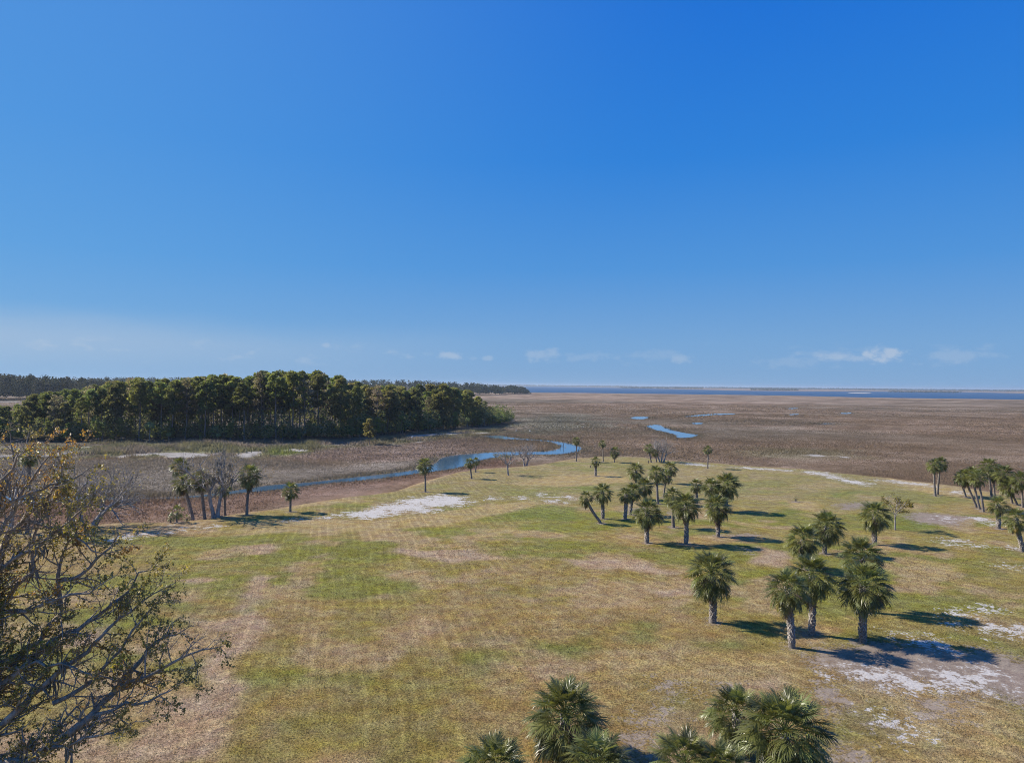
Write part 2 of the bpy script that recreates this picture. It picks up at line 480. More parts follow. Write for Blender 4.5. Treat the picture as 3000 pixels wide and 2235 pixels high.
# ------------------------------------------------------------------ the ground: marsh, lawn, water
MZ = -1.0                                # marsh level; the lawn lies at 0
LAWN_PX = [(-900, 1640), (-300, 1572), (0, 1548), (150, 1540), (254, 1533), (363, 1526), (480, 1522), (599, 1515), (700, 1499), (845, 1476),
           (940, 1462), (1027, 1449), (1136, 1435), (1190, 1421), (1245, 1404), (1317, 1383), (1390, 1374), (1481, 1369), (1547, 1362),
           (1610, 1351), (1682, 1341), (1750, 1337), (1827, 1336), (1900, 1340), (1979, 1349), (2095, 1355), (2200, 1364), (2299, 1369), (2356, 1372),
           (2509, 1387), (2620, 1398), (2708, 1410), (2795, 1420), (2900, 1437), (3000, 1455), (3300, 1505), (3900, 1600)]
LAWN = np.concatenate([ppoly(LAWN_PX, -0.3), np.array([[260, 40], [260, -140], [-220, -140], [-220, 40]])])

CREEKS_PX = [
    # the main creek, its far bank first
    [(-420, 1478), (-200, 1460), (0, 1453), (150, 1453), (290, 1456), (400, 1459), (520, 1457), (620, 1448), (700, 1436), (779, 1423), (830, 1418.5), (881, 1416), (969, 1407), (1027, 1399.5),
     (1136, 1388.5), (1226, 1376), (1266, 1364), (1283, 1350), (1297, 1339), (1335, 1333), (1416, 1327), (1470, 1324), (1579, 1324), (1614, 1321), (1643, 1313),
     (1641, 1305), (1606, 1294), (1560, 1290), (1470, 1287), (1438, 1284), (1420, 1281), (1400, 1281), (1415, 1277.5), (1443, 1276), (1475, 1276), (1500, 1283), (1606, 1290), (1660, 1297),
     (1700, 1308), (1707, 1316), (1695, 1323), (1660, 1329), (1627, 1332), (1590, 1331), (1514, 1332), (1443, 1341), (1405, 1350), (1364, 1366), (1317, 1376), (1266, 1382), (1226, 1387), (1136, 1400),
     (1027, 1411), (969, 1415), (881, 1425), (827, 1433), (752, 1441), (700, 1445), (630, 1453), (520, 1461), (400, 1463), (300, 1466), (150, 1474), (0, 1476), (-200, 1486), (-420, 1510)],
    # winding creek out in the marsh
    [(1888, 1248), (1910, 1244.5), (1932, 1243.5), (1943, 1251), (1979, 1263), (2015, 1270), (2043, 1273), (2044, 1276), (2030, 1281.5), (1986, 1284), (1980, 1279), (1982, 1275), (1958, 1268.5), (1914, 1258.5)],
    [(1841, 1226), (1852, 1222), (1870, 1220), (1903, 1221.5), (1900, 1225), (1881, 1229.5)],
    [(2001, 1219.5), (2066, 1213.5), (2100, 1212), (2160, 1211.5), (2150, 1214), (2100, 1216), (2066, 1218.5), (2008, 1222)],
    [(2019, 1240), (2045, 1238), (2066, 1240), (2045, 1244)],
]
for (a, b, c, d) in [(2303, 2340, 1195, 1200), (2307, 2344, 1212.5, 1218), (2454, 2506, 1208, 1215), (2382, 2450, 1240, 1244),]:
    d = c + (d - c) * 0.7
    m_ = (a + b) / 2; h_ = (c + d) / 2; q_ = (b - a) / 5
    CREEKS_PX.append([(a, h_ + 0.6), (m_ - q_, c + 0.6), (m_ + q_ * 0.7, c), (b - q_ * 0.6, c + 0.4), (b, h_ - 0.6), (m_ + q_, d - 0.7), (m_ - q_ * 0.5, d)])
CREEKS = [ppoly(p, MZ) for p in CREEKS_PX]

FOREST_FRONT_PX = [(-420, 1296), (-200, 1294), (70, 1292), (300, 1290), (520, 1290), (800, 1291), (1000, 1284), (1090, 1275), (1250, 1262), (1400, 1249), (1450, 1243), (1487, 1237)]
_front = ppoly(FOREST_FRONT_PX, -0.5)
_back = np.array([[p[0] * 1.22 + 6, p[1] + (34 if i == len(_front) - 1 else 88)] for i, p in enumerate(_front)])[::-1]
FOREST = np.concatenate([_front, _back])

# sand and colour zones of the marsh (row by row from the photograph)
MSAND = [ppoly(p, MZ) for p in [
    [(430, 1329), (520, 1325), (590, 1327), (620, 1333), (560, 1341), (505, 1341), (470, 1334)],
    [(690, 1338), (700, 1328), (740, 1321), (775, 1322), (770, 1328), (735, 1341), (705, 1342)],
    [(805, 1319), (870, 1314), (905, 1320), (880, 1324), (820, 1322)],
    [(-300, 1338), (-50, 1333), (60, 1333), (130, 1335), (170, 1327), (250, 1320), (272, 1323), (240, 1329), (150, 1340), (60, 1341), (-50, 1342), (-300, 1350)],
    [(300, 1337), (345, 1335), (400, 1330), (440, 1330), (420, 1335), (360, 1341), (310, 1340)],
    [(1190, 1276), (1260, 1271), (1345, 1268), (1345, 1271), (1290, 1275), (1230, 1281), (1195, 1280)],
    [(1383, 1270), (1425, 1266), (1432, 1269), (1395, 1272)],
    [(1150, 1290), (1185, 1285), (1180, 1291)], [(1212, 1295), (1230, 1294), (1226, 1298)],
    [(245, 1309), (268, 1308), (262, 1313), (247, 1313)],
    [(2350, 1334), (2390, 1331), (2424, 1336), (2390, 1338)], [(2440, 1336), (2470, 1335), (2498, 1340), (2470, 1341)],
    [(-60, 1174), (40, 1173), (70, 1175), (60, 1178), (-60, 1178)],
    [(2480, 1150.6), (2520, 1150), (2556, 1151.6), (2550, 1153.2), (2490, 1152.4)],
]]
Z_RED = ppoly([(-600, 1560), (0, 1470), (300, 1470), (600, 1462), (700, 1446), (830, 1434), (970, 1416), (1136, 1401), (1230, 1389), (1330, 1376), (1420, 1350), (1500, 1345), (1500, 1400), (1100, 1450), (500, 1550), (-600, 1650)], MZ)
Z_DARK = ppoly([(-300, 1350), (700, 1345), (850, 1350), (1000, 1368), (1280, 1345), (1270, 1364), (1100, 1392), (830, 1420), (600, 1448), (0, 1453), (-300, 1460)], MZ)
Z_PURP = ppoly([(760, 1340), (900, 1320), (1100, 1300), (1250, 1285), (1420, 1285), (1440, 1320), (1290, 1340), (1100, 1352)], MZ)
Z_GREEN = ppoly([(-400, 1300), (300, 1298), (800, 1298), (1000, 1292), (1100, 1285), (1250, 1268), (1400, 1258), (1500, 1243), (1510, 1250), (1440, 1270), (1200, 1298), (960, 1312), (840, 1338), (400, 1342), (-400, 1352)], MZ)
Z_BRIGHT = ppoly([(770, 1332), (800, 1323), (905, 1318), (920, 1322), (830, 1334)], MZ)
Z_GREY = ppoly([(1480, 1240), (1560, 1218), (1700, 1214), (1770, 1240), (1770, 1262), (1620, 1270), (1490, 1268)], MZ)
Z_OLIVE = ppoly([(2190, 1310), (2300, 1312), (2480, 1320), (2520, 1340), (2350, 1345), (2200, 1335)], MZ)

def marsh_color(P):
    n1 = vnoise(P, 0.02, 3, 4); n2 = vnoise(P, 0.09, 11, 3); n3 = vnoise(P, 0.0035, 23, 4)
    c = np.tile(np.array([0.168, 0.116, 0.076]), (len(P), 1))
    c = lerp(c, np.array([0.140, 0.110, 0.078]), sstep(n3, 0.4, 0.62) * 0.8)
    c = lerp(c, np.array([0.188, 0.130, 0.090]), sstep(n1, 0.52, 0.72) * 0.7)
    far = sstep(P[:, 1], 500, 1500)
    c = lerp(c, np.array([0.195, 0.134, 0.088]), far * 0.85)
    def zone(poly, col, soft, k):
        nonlocal c
        s = sstep(-sdist(P, poly) + (n2 - 0.5) * soft * 2.4, -soft, soft)
        c = lerp(c, np.array(col), s * k)
    zone(Z_GREY, (0.112, 0.108, 0.080), 22, 0.85)
    zone(Z_OLIVE, (0.140, 0.120, 0.065), 8, 0.7)
    zone(Z_PURP, (0.165, 0.118, 0.096), 6, 0.75)
    zone(Z_DARK, (0.140, 0.116, 0.090), 5, 0.85)
    zone(Z_RED, (0.165, 0.098, 0.068), 3, 0.9)
    zone(Z_GREEN, (0.150, 0.148, 0.072), 6, 0.85)
    g = sstep(-sdist(P, Z_GREEN), -4, 4)
    c = lerp(c, np.array([0.165, 0.135, 0.110]), g * sstep(n2, 0.48, 0.62))
    zone(Z_BRIGHT, (0.150, 0.175, 0.042), 1.5, 0.9)
    edge = sstep(sdist(P, LAWN), 9, 0.5)
    c = lerp(c, np.array([0.185, 0.120, 0.075]), edge * 0.6)
    g_ = c.mean(1)[:, None]
    return (c * 0.91 + g_ * 0.09) * 1.25 * (0.66 + 0.42 * n2 + 0.26 * n1)[:, None]

def marsh_sand(P):
    s = np.zeros(len(P))
    for q in MSAND:
        s = np.maximum(s, np.clip(0.5 - sdist(P, q) / 8.0, 0, 1))
    return s

def axis(a, b, step, lo, hi, grow=1.16):
    mid = list(np.arange(a, b + step, step))
    d = step; x = a; L = []
    while x > lo:
        d *= grow; x -= d; L.append(max(x, lo))
    d = step; x = mid[-1]; R = []
    while x < hi:
        d *= grow; x += d; R.append(min(x, hi))
    return np.array(L[::-1] + mid + R)

def grid(xs, ys):
    X, Y = np.meshgrid(xs, ys)
    P = np.stack([X.ravel(), Y.ravel()], 1)
    nx = len(xs); i = np.arange(len(ys) - 1)[:, None] * nx; j = np.arange(nx - 1)[None, :]
    Q = np.stack([i + j, i + j + 1, i + nx + j + 1, i + nx + j], -1).reshape(-1, 4)
    return P, Q

FAR = 15500
P, Q = grid(axis(-240, 330, 2.4, -FAR, FAR, 1.2), axis(60, 480, 2.4, -2500, FAR, 1.12))
me = mesh_np('marsh', np.column_stack([P, np.full(len(P), MZ)]), Q, M_MARSH, marsh_color(P), dict(sand=marsh_sand(P)))
tag(put('marsh', me), kind='structure')

def sheet(name, poly, z, mat):
    me = bpy.data.meshes.new(name)
    me.from_pydata([(p[0], p[1], z) for p in poly], [], [list(range(len(poly)))])
    if me.polygons[0].normal.z < 0:
        me.flip_normals()
    me.materials.append(mat)
    return me

def smooth_poly(poly, it=2):
    for _ in range(it):
        nx = np.roll(poly, -1, 0)
        poly = np.stack([poly * 0.75 + nx * 0.25, poly * 0.25 + nx * 0.75], 1).reshape(-1, 2)
    return poly

for k, p in enumerate(CREEKS):
    CREEKS[k] = smooth_poly(p)
    nm = ['tidal_creek', 'marsh_creek'][min(k, 1)] if k < 4 else 'marsh_pool'
    tag(put(nm, sheet(nm, CREEKS[k], MZ + 0.05, M_CREEK)), kind='structure')

BAY_PX_NEAR = [(1450, 1149), (1530, 1150), (1700, 1151), (1863, 1153.2), (2100, 1156), (2299, 1158.6), (2563, 1165), (2800, 1168), (3000, 1170.5), (3600, 1178)]
BAY_PX_FAR = [(3600, 1156), (3000, 1152.6), (2817, 1148.5), (2600, 1147), (2400, 1146.2), (2200, 1145), (2045, 1141.5), (1900, 1138), (1790, 1135.6), (1640, 1133), (1500, 1131.6), (1300, 1130.4)]
BAY = ppoly(BAY_PX_NEAR + BAY_PX_FAR, MZ)
tag(put('bay', sheet('bay', BAY, MZ + 0.06, M_BAY)), kind='structure')
# far marsh lagoon behind the first woods on the left is plain marsh; a bank of sand shows in the bay
BAR = smooth_poly(ppoly([(2478, 1150.8), (2515, 1150.0), (2556, 1151.4), (2550, 1153.0), (2495, 1152.4)], MZ))
M_SAND = plain_mat('sand', (0.46, 0.40, 0.34), 1.0, 0.05, 0.1)
tag(put('sandbar', sheet('sandbar', BAR, MZ + 0.22, M_SAND)), kind='structure')

# --- lawn
def lawn_z(P):
    s = sdist(P, LAWN)
    e = sstep(s + (vnoise(P, 0.12, 5, 3) - 0.5) * 3.0, -4.0, 2.6)
    return (vnoise(P, 0.05, 9, 2) - 0.5) * 0.30 * (1 - e) - 1.5 * e

def lz(x, y):
    return float(lawn_z(np.array([[x, y]]))[0])

SANDP = [ppoly(p) for p in [
    [(969, 1511), (1040, 1496), (1092, 1486), (1128, 1477), (1208, 1457), (1281, 1449), (1354, 1453), (1384, 1476), (1317, 1485), (1252, 1482), (1295, 1493), (1219, 1504), (1208, 1495), (1128, 1512), (1099, 1518), (1027, 1515)],
    [(830, 1525), (900, 1517), (969, 1511), (975, 1515), (900, 1522), (845, 1527)],
    [(1428, 1458), (1440, 1455), (1461, 1463), (1440, 1464)],
    [(1572, 1447), (1590, 1445), (1612, 1453), (1600, 1456)], [(1598, 1466), (1630, 1465), (1664, 1472), (1625, 1474)], [(1648, 1456), (1668, 1451), (1686, 1461), (1670, 1464)], [(1516, 1458), (1530, 1455), (1542, 1461), (1527, 1463)],
    [(1990, 1355), (2040, 1357), (2100, 1365), (2060, 1366), (2000, 1360)], [(2140, 1367), (2200, 1369), (2323, 1376), (2310, 1379), (2200, 1374), (2150, 1370)],
    [(2356, 1379), (2420, 1382), (2480, 1402), (2548, 1414), (2540, 1423), (2470, 1411), (2410, 1394), (2360, 1383)],
    [(2538, 1402), (2620, 1406), (2737, 1421), (2735, 1427), (2620, 1412)], [(2774, 1441), (2810, 1439), (2835, 1446), (2800, 1449)],
    [(2839, 1521), (2870, 1517), (2915, 1530), (2900, 1536), (2860, 1528)], [(2748, 1518), (2770, 1515), (2790, 1521), (2770, 1524)],
    [(2745, 1583), (2790, 1578), (2836, 1584), (2820, 1596), (2780, 1594)], [(2840, 1596), (2875, 1597), (2880, 1600), (2845, 1601)], [(2952, 1602), (2972, 1602), (2972, 1606), (2955, 1605)],
    [(2928, 1653), (2965, 1658), (3010, 1668), (3010, 1675), (2970, 1668)],
    [(500, 1543), (560, 1541), (632, 1541), (560, 1545)], [(300, 1582), (400, 1562), (520, 1553), (480, 1559), (390, 1572), (310, 1588)],
    # the large patch lower right
    [(2470, 1965), (2520, 1955), (2600, 1968), (2680, 1975), (2740, 1995), (2735, 2005), (2650, 2010), (2560, 2000), (2490, 1985)],
    [(2620, 1847), (2700, 1862), (2780, 1885), (2790, 1895), (2700, 1885), (2630, 1858)],
    [(2720, 1950), (2800, 1955), (2880, 1985), (2940, 2010), (2870, 2018), (2780, 1995)], [(2850, 1940), (2900, 1955), (2950, 1985), (2900, 1985)],
    [(2800, 1835), (2860, 1835), (2930, 1865), (3010, 1850), (3010, 1832), (2900, 1832), (2880, 1830)], [(2770, 1797), (2830, 1797), (2870, 1810), (2800, 1806)],
    [(2580, 2090), (2640, 2110), (2710, 2135), (2700, 2155), (2650, 2150), (2600, 2110)], [(2870, 1782), (2905, 1780), (2890, 1793)],
]]
DIRTP = [ppoly(p) for p in [
    [(2335, 1905), (2450, 1890), (2560, 1880), (2700, 1880), (2860, 1900), (3010, 1925), (3200, 1950), (3200, 2080), (3010, 2060), (2880, 2030), (2760, 2010), (2640, 2020), (2520, 2010), (2420, 1960), (2350, 1925)],
    [(2420, 2005), (2470, 2030), (2480, 2080), (2440, 2085), (2420, 2050)], [(2690, 2050), (2800, 2030), (2830, 2050), (2760, 2090), (2700, 2100)],
    [(2540, 2110), (2600, 2105), (2650, 2140), (2600, 2150)], [(2460, 2170), (2500, 2180), (2540, 2240), (2450, 2260)],
    [(1949, 2010), (1975, 2005), (1985, 2035), (1962, 2042)], [(1922, 2075), (1960, 2070), (1980, 2110), (1940, 2125), (1915, 2150), (1890, 2185), (1860, 2230), (1820, 2240), (1880, 2150)],
    [(1860, 2200), (1930, 2200), (1920, 2260), (1840, 2260)], [(2100, 2015), (2140, 2012), (2130, 2028)],
    [(1975, 1492), (2020, 1490), (2030, 1512), (1980, 1515)], [(1850, 1490), (1900, 1488), (1905, 1500), (1860, 1500)], [(2640, 1510), (2700, 1500), (2860, 1515), (2800, 1540), (2700, 1530)],
    [(2150, 1560), (2220, 1568), (2210, 1575), (2150, 1570)], [(2450, 1480), (2540, 1470), (2530, 1490), (2470, 1492)], [(2160, 1605), (2200, 1608), (2180, 1616)],
]]
PINKP = [ppoly(p) for p in [
    [(719, 1688), (784, 1685), (770, 1780), (745, 1860), (723, 1907), (700, 2020), (660, 2240), (300, 2240), (420, 2130), (557, 2023), (640, 1910), (680, 1820), (700, 1760)],
    [(560, 1815), (680, 1805), (745, 1815), (700, 1850), (600, 1845)], [(-100, 2180), (300, 2100), (350, 2260), (-100, 2260)], [(150, 1870), (300, 1840), (320, 1890), (200, 1910)],
    [(700, 1600), (790, 1592), (820, 1615), (720, 1625)], [(470, 1700), (560, 1690), (640, 1700), (560, 1715)], [(1120, 1610), (1400, 1615), (1500, 1640), (1300, 1650)], 
    [(2150, 1990), (2250, 1985), (2300, 2010), (2200, 2020)], [(1650, 1640), (1850, 1640), (2000, 1680), (1700, 1660)], [(1900, 1725), (2000, 1720), (2060, 1740), (1920, 1755)], [(2220, 1600), (2320, 1620), (2290, 1660), (2210, 1650)],
]]
STRAWP = [ppoly(p) for p in [
    [(1740, 1900), (2050, 1890), (2320, 1945), (2330, 2000), (2000, 1990), (1760, 1950)], [(1000, 1540), (1350, 1490), (1560, 1470), (1600, 1480), (1400, 1520), (1300, 1540)],
    [(700, 1530), (1000, 1520), (1200, 1530), (1100, 1560), (700, 1560)], [(1380, 1550), (1500, 1545), (1560, 1560), (1400, 1570)], [(2450, 1985), (2700, 2000), (3010, 2090), (3010, 2260), (2700, 2260)],
    [(1100, 1470), (900, 1480), (700, 1510), (500, 1530), (400, 1532), (700, 1500), (1000, 1455)], [(1600, 1395), (1800, 1385), (1850, 1410), (1650, 1425), (1480, 1420)], [(2550, 1380), (2700, 1410), (2900, 1440), (2900, 1470), (2700, 1440)],
    [(2250, 1465), (2380, 1470), (2450, 1500), (2300, 1490)], [(2650, 1640), (2800, 1650), (2780, 1690), (2660, 1680)],
]]
GREENP = [ppoly(p) for p in [
    [(1492, 1510), (1600, 1488), (1714, 1490), (1730, 1520), (1600, 1528)], [(1276, 2030), (1330, 1950), (1450, 1935), (1557, 1945), (1480, 1980), (1400, 2030), (1320, 2040)],
    [(1487, 1870), (1600, 1803), (1720, 1840), (1700, 1900), (1560, 1911)], [(1720, 1815), (1850, 1803), (2000, 1840), (2080, 1870), (1900, 1860)], [(2626, 1530), (2700, 1523), (2825, 1545), (2760, 1560), (2650, 1550)],
    [(2757, 1563), (2800, 1561), (2800, 1583), (2765, 1580)], [(1000, 1500), (1060, 1485), (1100, 1488), (1050, 1502)], [(2050, 1800), (2150, 1800), (2250, 1830), (2150, 1870), (2000, 1850)],
    [(2870, 1890), (3010, 1880), (3010, 1940), (2900, 1920)], [(2550, 2180), (2680, 2200), (2700, 2250), (2520, 2250)], [(1900, 2000), (2010, 1990), (2020, 2060), (1930, 2080)], [(2460, 2100), (2550, 2090), (2540, 2110), (2480, 2150)],
    [(1640, 1438), (1790, 1420), (1760, 1450)], [(2440, 1440), (2540, 1445), (2500, 1470), (2420, 1465)], [(2840, 1660), (2900, 1670), (2870, 1690)], [(2800, 1720), (2830, 1730), (2800, 1745)],
    [(2200, 1480), (2300, 1478), (2340, 1500), (2250, 1520)], [(1900, 1460), (2000, 1455), (2000, 1480), (1910, 1490)], [(430, 1770), (540, 1750), (680, 1760), (640, 1800), (500, 1800)], [(560, 1640), (700, 1630), (660, 1660)],
    [(1880, 1545), (2060, 1530), (2130, 1560), (1950, 1580)], [(2700, 1990), (2860, 2025), (2830, 2040), (2700, 2010)],
]]

def pmask(P, polys, soft):
    s = np.zeros(len(P))
    for q in polys:
        lo = q.min(0) - soft * 4; hi = q.max(0) + soft * 4
        m = ((P > lo) & (P < hi)).all(1)
        if m.any():
            s[m] = np.maximum(s[m], np.clip(0.5 - sdist(P[m], q) / (2 * soft), 0, 1))
    return s

def lawn_color(P):
    nA = vnoise(P, 0.055, 31, 5); nB = vnoise(P, 0.16, 41, 4); nC = vnoise(P * np.array([0.45, 1.0]), 0.11, 51, 4); nD = vnoise(P, 0.6, 61, 3)
    c = np.tile(np.array([0.262, 0.196, 0.070]), (len(P), 1))                       # olive tan
    c = lerp(c, np.array([0.300, 0.200, 0.092]), sstep(nA, 0.47, 0.66) * 0.9)             # brown
    c = lerp(c, np.array([0.190, 0.178, 0.044]), sstep(nC, 0.52, 0.64) * 0.85)      # green
    c = lerp(c, np.array([0.360, 0.240, 0.140]), sstep(nB, 0.53, 0.66) * 0.75)       # pinkish straw
    far = sstep(P[:, 1], 100, 140)
    c = lerp(c, np.array([0.235, 0.200, 0.098]), far * 0.55)
    soft = 1.6
    w_ = np.column_stack([vnoise(P, 0.3, 71, 3) - 0.5, vnoise(P, 0.3, 81, 3) - 0.5]) * 3.0
    wg = np.column_stack([vnoise(P, 0.10, 73, 4) - 0.5, vnoise(P, 0.10, 83, 4) - 0.5]) * 15.0
    Pw = P + w_
    c = lerp(c, np.array([0.385, 0.262, 0.182]), sstep(pmask(Pw, PINKP, 0.9), 0.1, 0.9) * 0.9)
    c = lerp(c, np.array([0.365, 0.258, 0.130]), sstep(pmask(Pw, STRAWP, soft), 0.15, 0.85) * 0.8)
    c = lerp(c, np.array([0.155, 0.168, 0.042]), sstep(pmask(P + wg, GREENP, 2.6), 0.1, 0.95) * 0.8 * sstep(nB, 0.30, 0.52))
    e = sstep(sdist(P, LAWN), -7, -0.5)
    c = lerp(c, np.array([0.315, 0.210, 0.130]), e * 0.75)
    nE = vnoise(P, 1.3, 67, 3)
    return c * np.array([1.07, 1.09, 1.03]) * (0.72 + 0.36 * nD + 0.2 * nE)[:, None]

P, Q = grid(axis(-75, 118, 0.62, -215, 255, 1.25), axis(24, 185, 0.62, -135, 200, 1.3))
s_l = sdist(P, LAWN)
keep = (s_l[Q] < 5.0).any(1)
used = np.unique(Q[keep]); remap = np.zeros(len(P), int); remap[used] = np.arange(len(used))
P = P[used]; Q = remap[Q[keep]]
me = mesh_np('lawn', np.column_stack([P, lawn_z(P)]), Q, M_LAWN, lawn_color(P), dict(sand=pmask(P, SANDP, 2.4), dirt=pmask(P, DIRTP, 3.2)), smooth=True)
tag(put('lawn', me), kind='structure')

# --- blades of grass on the nearer lawn, and the marsh grass
def blades(rs, P, z, h, wd, col, lean=0.35, per=3, spread=0.1, vr=0.28):
    n = len(P)
    P = np.repeat(P, per, 0); z = np.repeat(z, per); h = np.repeat(h, per); wd = np.repeat(wd, per); col = np.repeat(col, per, 0)
    n *= per
    P = P + rs.normal(size=(n, 2)) * spread
    a = rs.uniform(0, 2 * math.pi, n)
    d = np.column_stack([np.cos(a), np.sin(a)]) * (wd * 0.5)[:, None]
    ln = rs.normal(size=(n, 2)) * (lean * h)[:, None]
    hh = h * rs.uniform(0.6, 1.25, n)
    V = np.stack([np.column_stack([P - d, z - 0.03]), np.column_stack([P + d, z - 0.03]), np.column_stack([P + ln, z + hh])], 1).reshape(-1, 3)
    k = rs.uniform(1 - vr, 1 + vr, (n, 1))
    C = np.stack([col * k * 0.92, col * k * 0.92, col * k * 1.05], 1).reshape(-1, 3)
    return V, np.arange(3 * n).reshape(-1, 3), C

rs = np.random.RandomState(5)
def field(y0, y1, dens, xk=0.78, pad=4):
    n = int(dens * (y1 - y0) * (xk * (y0 + y1) + 2 * pad))
    y = np.sqrt(rs.uniform(y0 * y0, y1 * y1, n))
    return np.column_stack([rs.uniform(-1, 1, n) * (xk * y + pad), y])

VV, TT, CC = [], [], []; nn = 0
for (y0, y1, dens, h, wd, per) in [(31, 45, 16, 0.11, 0.034, 4), (45, 62, 9, 0.12, 0.042, 4), (62, 90, 4.0, 0.13, 0.06, 3)]:
    P = field(y0, y1, dens)
    bare = np.maximum(pmask(P, SANDP, 2.4), pmask(P, DIRTP, 3.2))
    P = P[(bare + (vnoise(P, 0.9, 91, 3) - 0.5) * 1.2 < 0.45) & (sdist(P, LAWN) < -3)]
    V, T, C = blades(rs, P, lawn_z(P), np.full(len(P), h), np.full(len(P), wd), lawn_color(P) * 1.15, 0.7, per, 0.14, 0.45)
    VV.append(V); TT.append(T + nn); CC.append(C); nn += len(V)
tag(put('grass', mesh_np('grass', np.concatenate(VV), np.concatenate(TT), M_BLADE, np.concatenate(CC))), 'short mown tan and green grass blades over the near lawn', 'grass', kind='stuff')

VV, TT, CC = [], [], []; nn = 0
for (y0, y1, dens, h, wd, per, sp) in [(84, 130, 5.0, 0.26, 0.11, 3, 0.3), (130, 200, 5.5, 0.24, 0.10, 3, 0.35), (200, 330, 2.2, 0.24, 0.19, 3, 0.6), (330, 520, 0.6, 0.24, 0.42, 3, 1.0), (520, 850, 0.12, 0.20, 0.9, 3, 2.0)]:
    P = field(y0, y1, dens, 0.80, 8)
    ok = (sdist(P, LAWN) > 0.6) & (marsh_sand(P) + (vnoise(P, 0.5, 93, 3) - 0.5) * 0.8 < 0.4) & (sdist(P, FOREST) > 0)
    P = P[ok]
    dc = np.full(len(P), 1e3)
    for q in CREEKS:
        dc = np.minimum(dc, sdist(P, q))
    m = dc > 0.25
    P = P[m]; dc = dc[m]
    clump = vnoise(P, 0.06, 97, 4)
    patch = vnoise(P, 0.018, 98, 4)
    hh = h * (0.55 + 0.9 * clump) * (1 + (2.6 if y1 < 210 else 1.0) * sstep(dc, 8, 1)) * (0.55 + 0.9 * sstep(patch, 0.35, 0.65))
    lawnfar = sstep(sdist(P, LAWN), 1, 12)
    hh *= 0.5 + 0.5 * lawnfar
    hh *= 1 + 3.6 * sstep(-sdist(P, Z_GREEN), -2, 3) * sstep(vnoise(P, 0.13, 99, 3), 0.42, 0.62)
    col = marsh_color(P) * 1.3
    col = lerp(col, col * np.array([0.80, 0.88, 0.88]), sstep(dc, 6, 1.0))
    V, T, C = blades(rs, P, np.full(len(P), MZ), hh, np.full(len(P), wd), col, 0.55, per, sp, 0.09)
    VV.append(V); TT.append(T + nn); CC.append(C); nn += len(V)
tag(put('marsh_grass', mesh_np('marsh_grass', np.concatenate(VV), np.concatenate(TT), M_BLADE, np.concatenate(CC))), 'brown winter cordgrass covering the tidal marsh beyond the lawn', 'marsh grass', kind='stuff')

# --- the floor of the wooded point
P, Q = grid(axis(-330, 0, 4, -330, 20, 1.3), axis(215, 480, 4, 214, 490, 1.3))
s_f = sdist(P, FOREST)
keep = (s_f[Q] < 3).any(1)
me = mesh_np('forest_floor', np.column_stack([P, 0.1 - 1.4 * sstep(s_f, -8, 2)]), Q[keep], M_LITTER)
tag(put('forest_floor', me), kind='structure')

# ------------------------------------------------------------------ cabbage palms
def frond_mesh(seed, droop, nseg=34, pet=0.95, mats=None, fold=0.0, name='frond'):
    """one fan leaf: stalk along +X, arched midrib, narrow segments fanning out, tips hanging"""
    rn = random.Random(seed)
    mb = MB()
    k = 6
    costa = []
    for i in range(k + 1):
        t = i / k
        x = pet * t
        costa.append((x, 0, -droop * 0.10 * t * t))
    mb.tube(costa, [0.022 - 0.010 * i / k for i in range(k + 1)], 3)
    nq = len(mb.Q[0])
    base = Vector(costa[-1]); L0 = 0.42
    def cp(t):      # midrib inside the fan
        return base + Vector((L0 * t * (1 - 0.25 * droop * t), 0, -(0.10 + 0.42 * droop) * t * t))
    tmax = math.radians(128)
    for i in range(nseg):
        u = -1 + 2 * i / (nseg - 1)
        th = u * tmax + rn.uniform(-0.03, 0.03)
        o = cp(1 - abs(u) ** 0.8)
        slope = -(0.10 + 0.5 * droop) * (1 - abs(u))
        d = Vector((math.cos(th), math.sin(th), slope * 0.6 + 0.28 * abs(math.sin(th)) * (1 - droop) - 0.15 * droop)).normalized()
        if fold:
            d = (d * (1 - fold) + Vector((0.6, 0.22 * u, -0.5)) * fold).normalized()
        L = (0.68 - 0.12 * abs(u) ** 1.5) * rn.uniform(0.86, 1.08)
        side = Vector((-math.sin(th), math.cos(th), 0.0))
        side = (side + Vector((0, 0, rn.uniform(-0.5, 0.5)))).normalized()
        hang = (0.13 + 0.50 * droop) * rn.uniform(0.6, 1.35)
        p1 = o + d * (0.52 * L) + Vector((0, 0, -hang * 0.16 * L))
        p2 = o + d * (0.80 * L) + Vector((0, 0, -hang * 0.55 * L)) + side * rn.uniform(-0.03, 0.03)
        p3 = o + d * (0.97 * L) + Vector((0, 0, -hang * 1.05 * L)) + side * rn.uniform(-0.06, 0.06)
        w0, w1, w2 = 0.019, 0.029, 0.018
        V = [o - side * w0, o + side * w0, p1 + side * w1, p1 - side * w1, p2 + side * w2, p2 - side * w2, p3]
        mb.add([tuple(v) for v in V], Q=[(0, 1, 2, 3), (3, 2, 4, 5)], T=[(5, 4, 6)])
    me = mb.mesh(name, mats, col=False)
    idx = np.zeros(len(me.polygons), np.int32)
    idx[:nq] = 1
    me.polygons.foreach_set('material_index', idx)
    return me

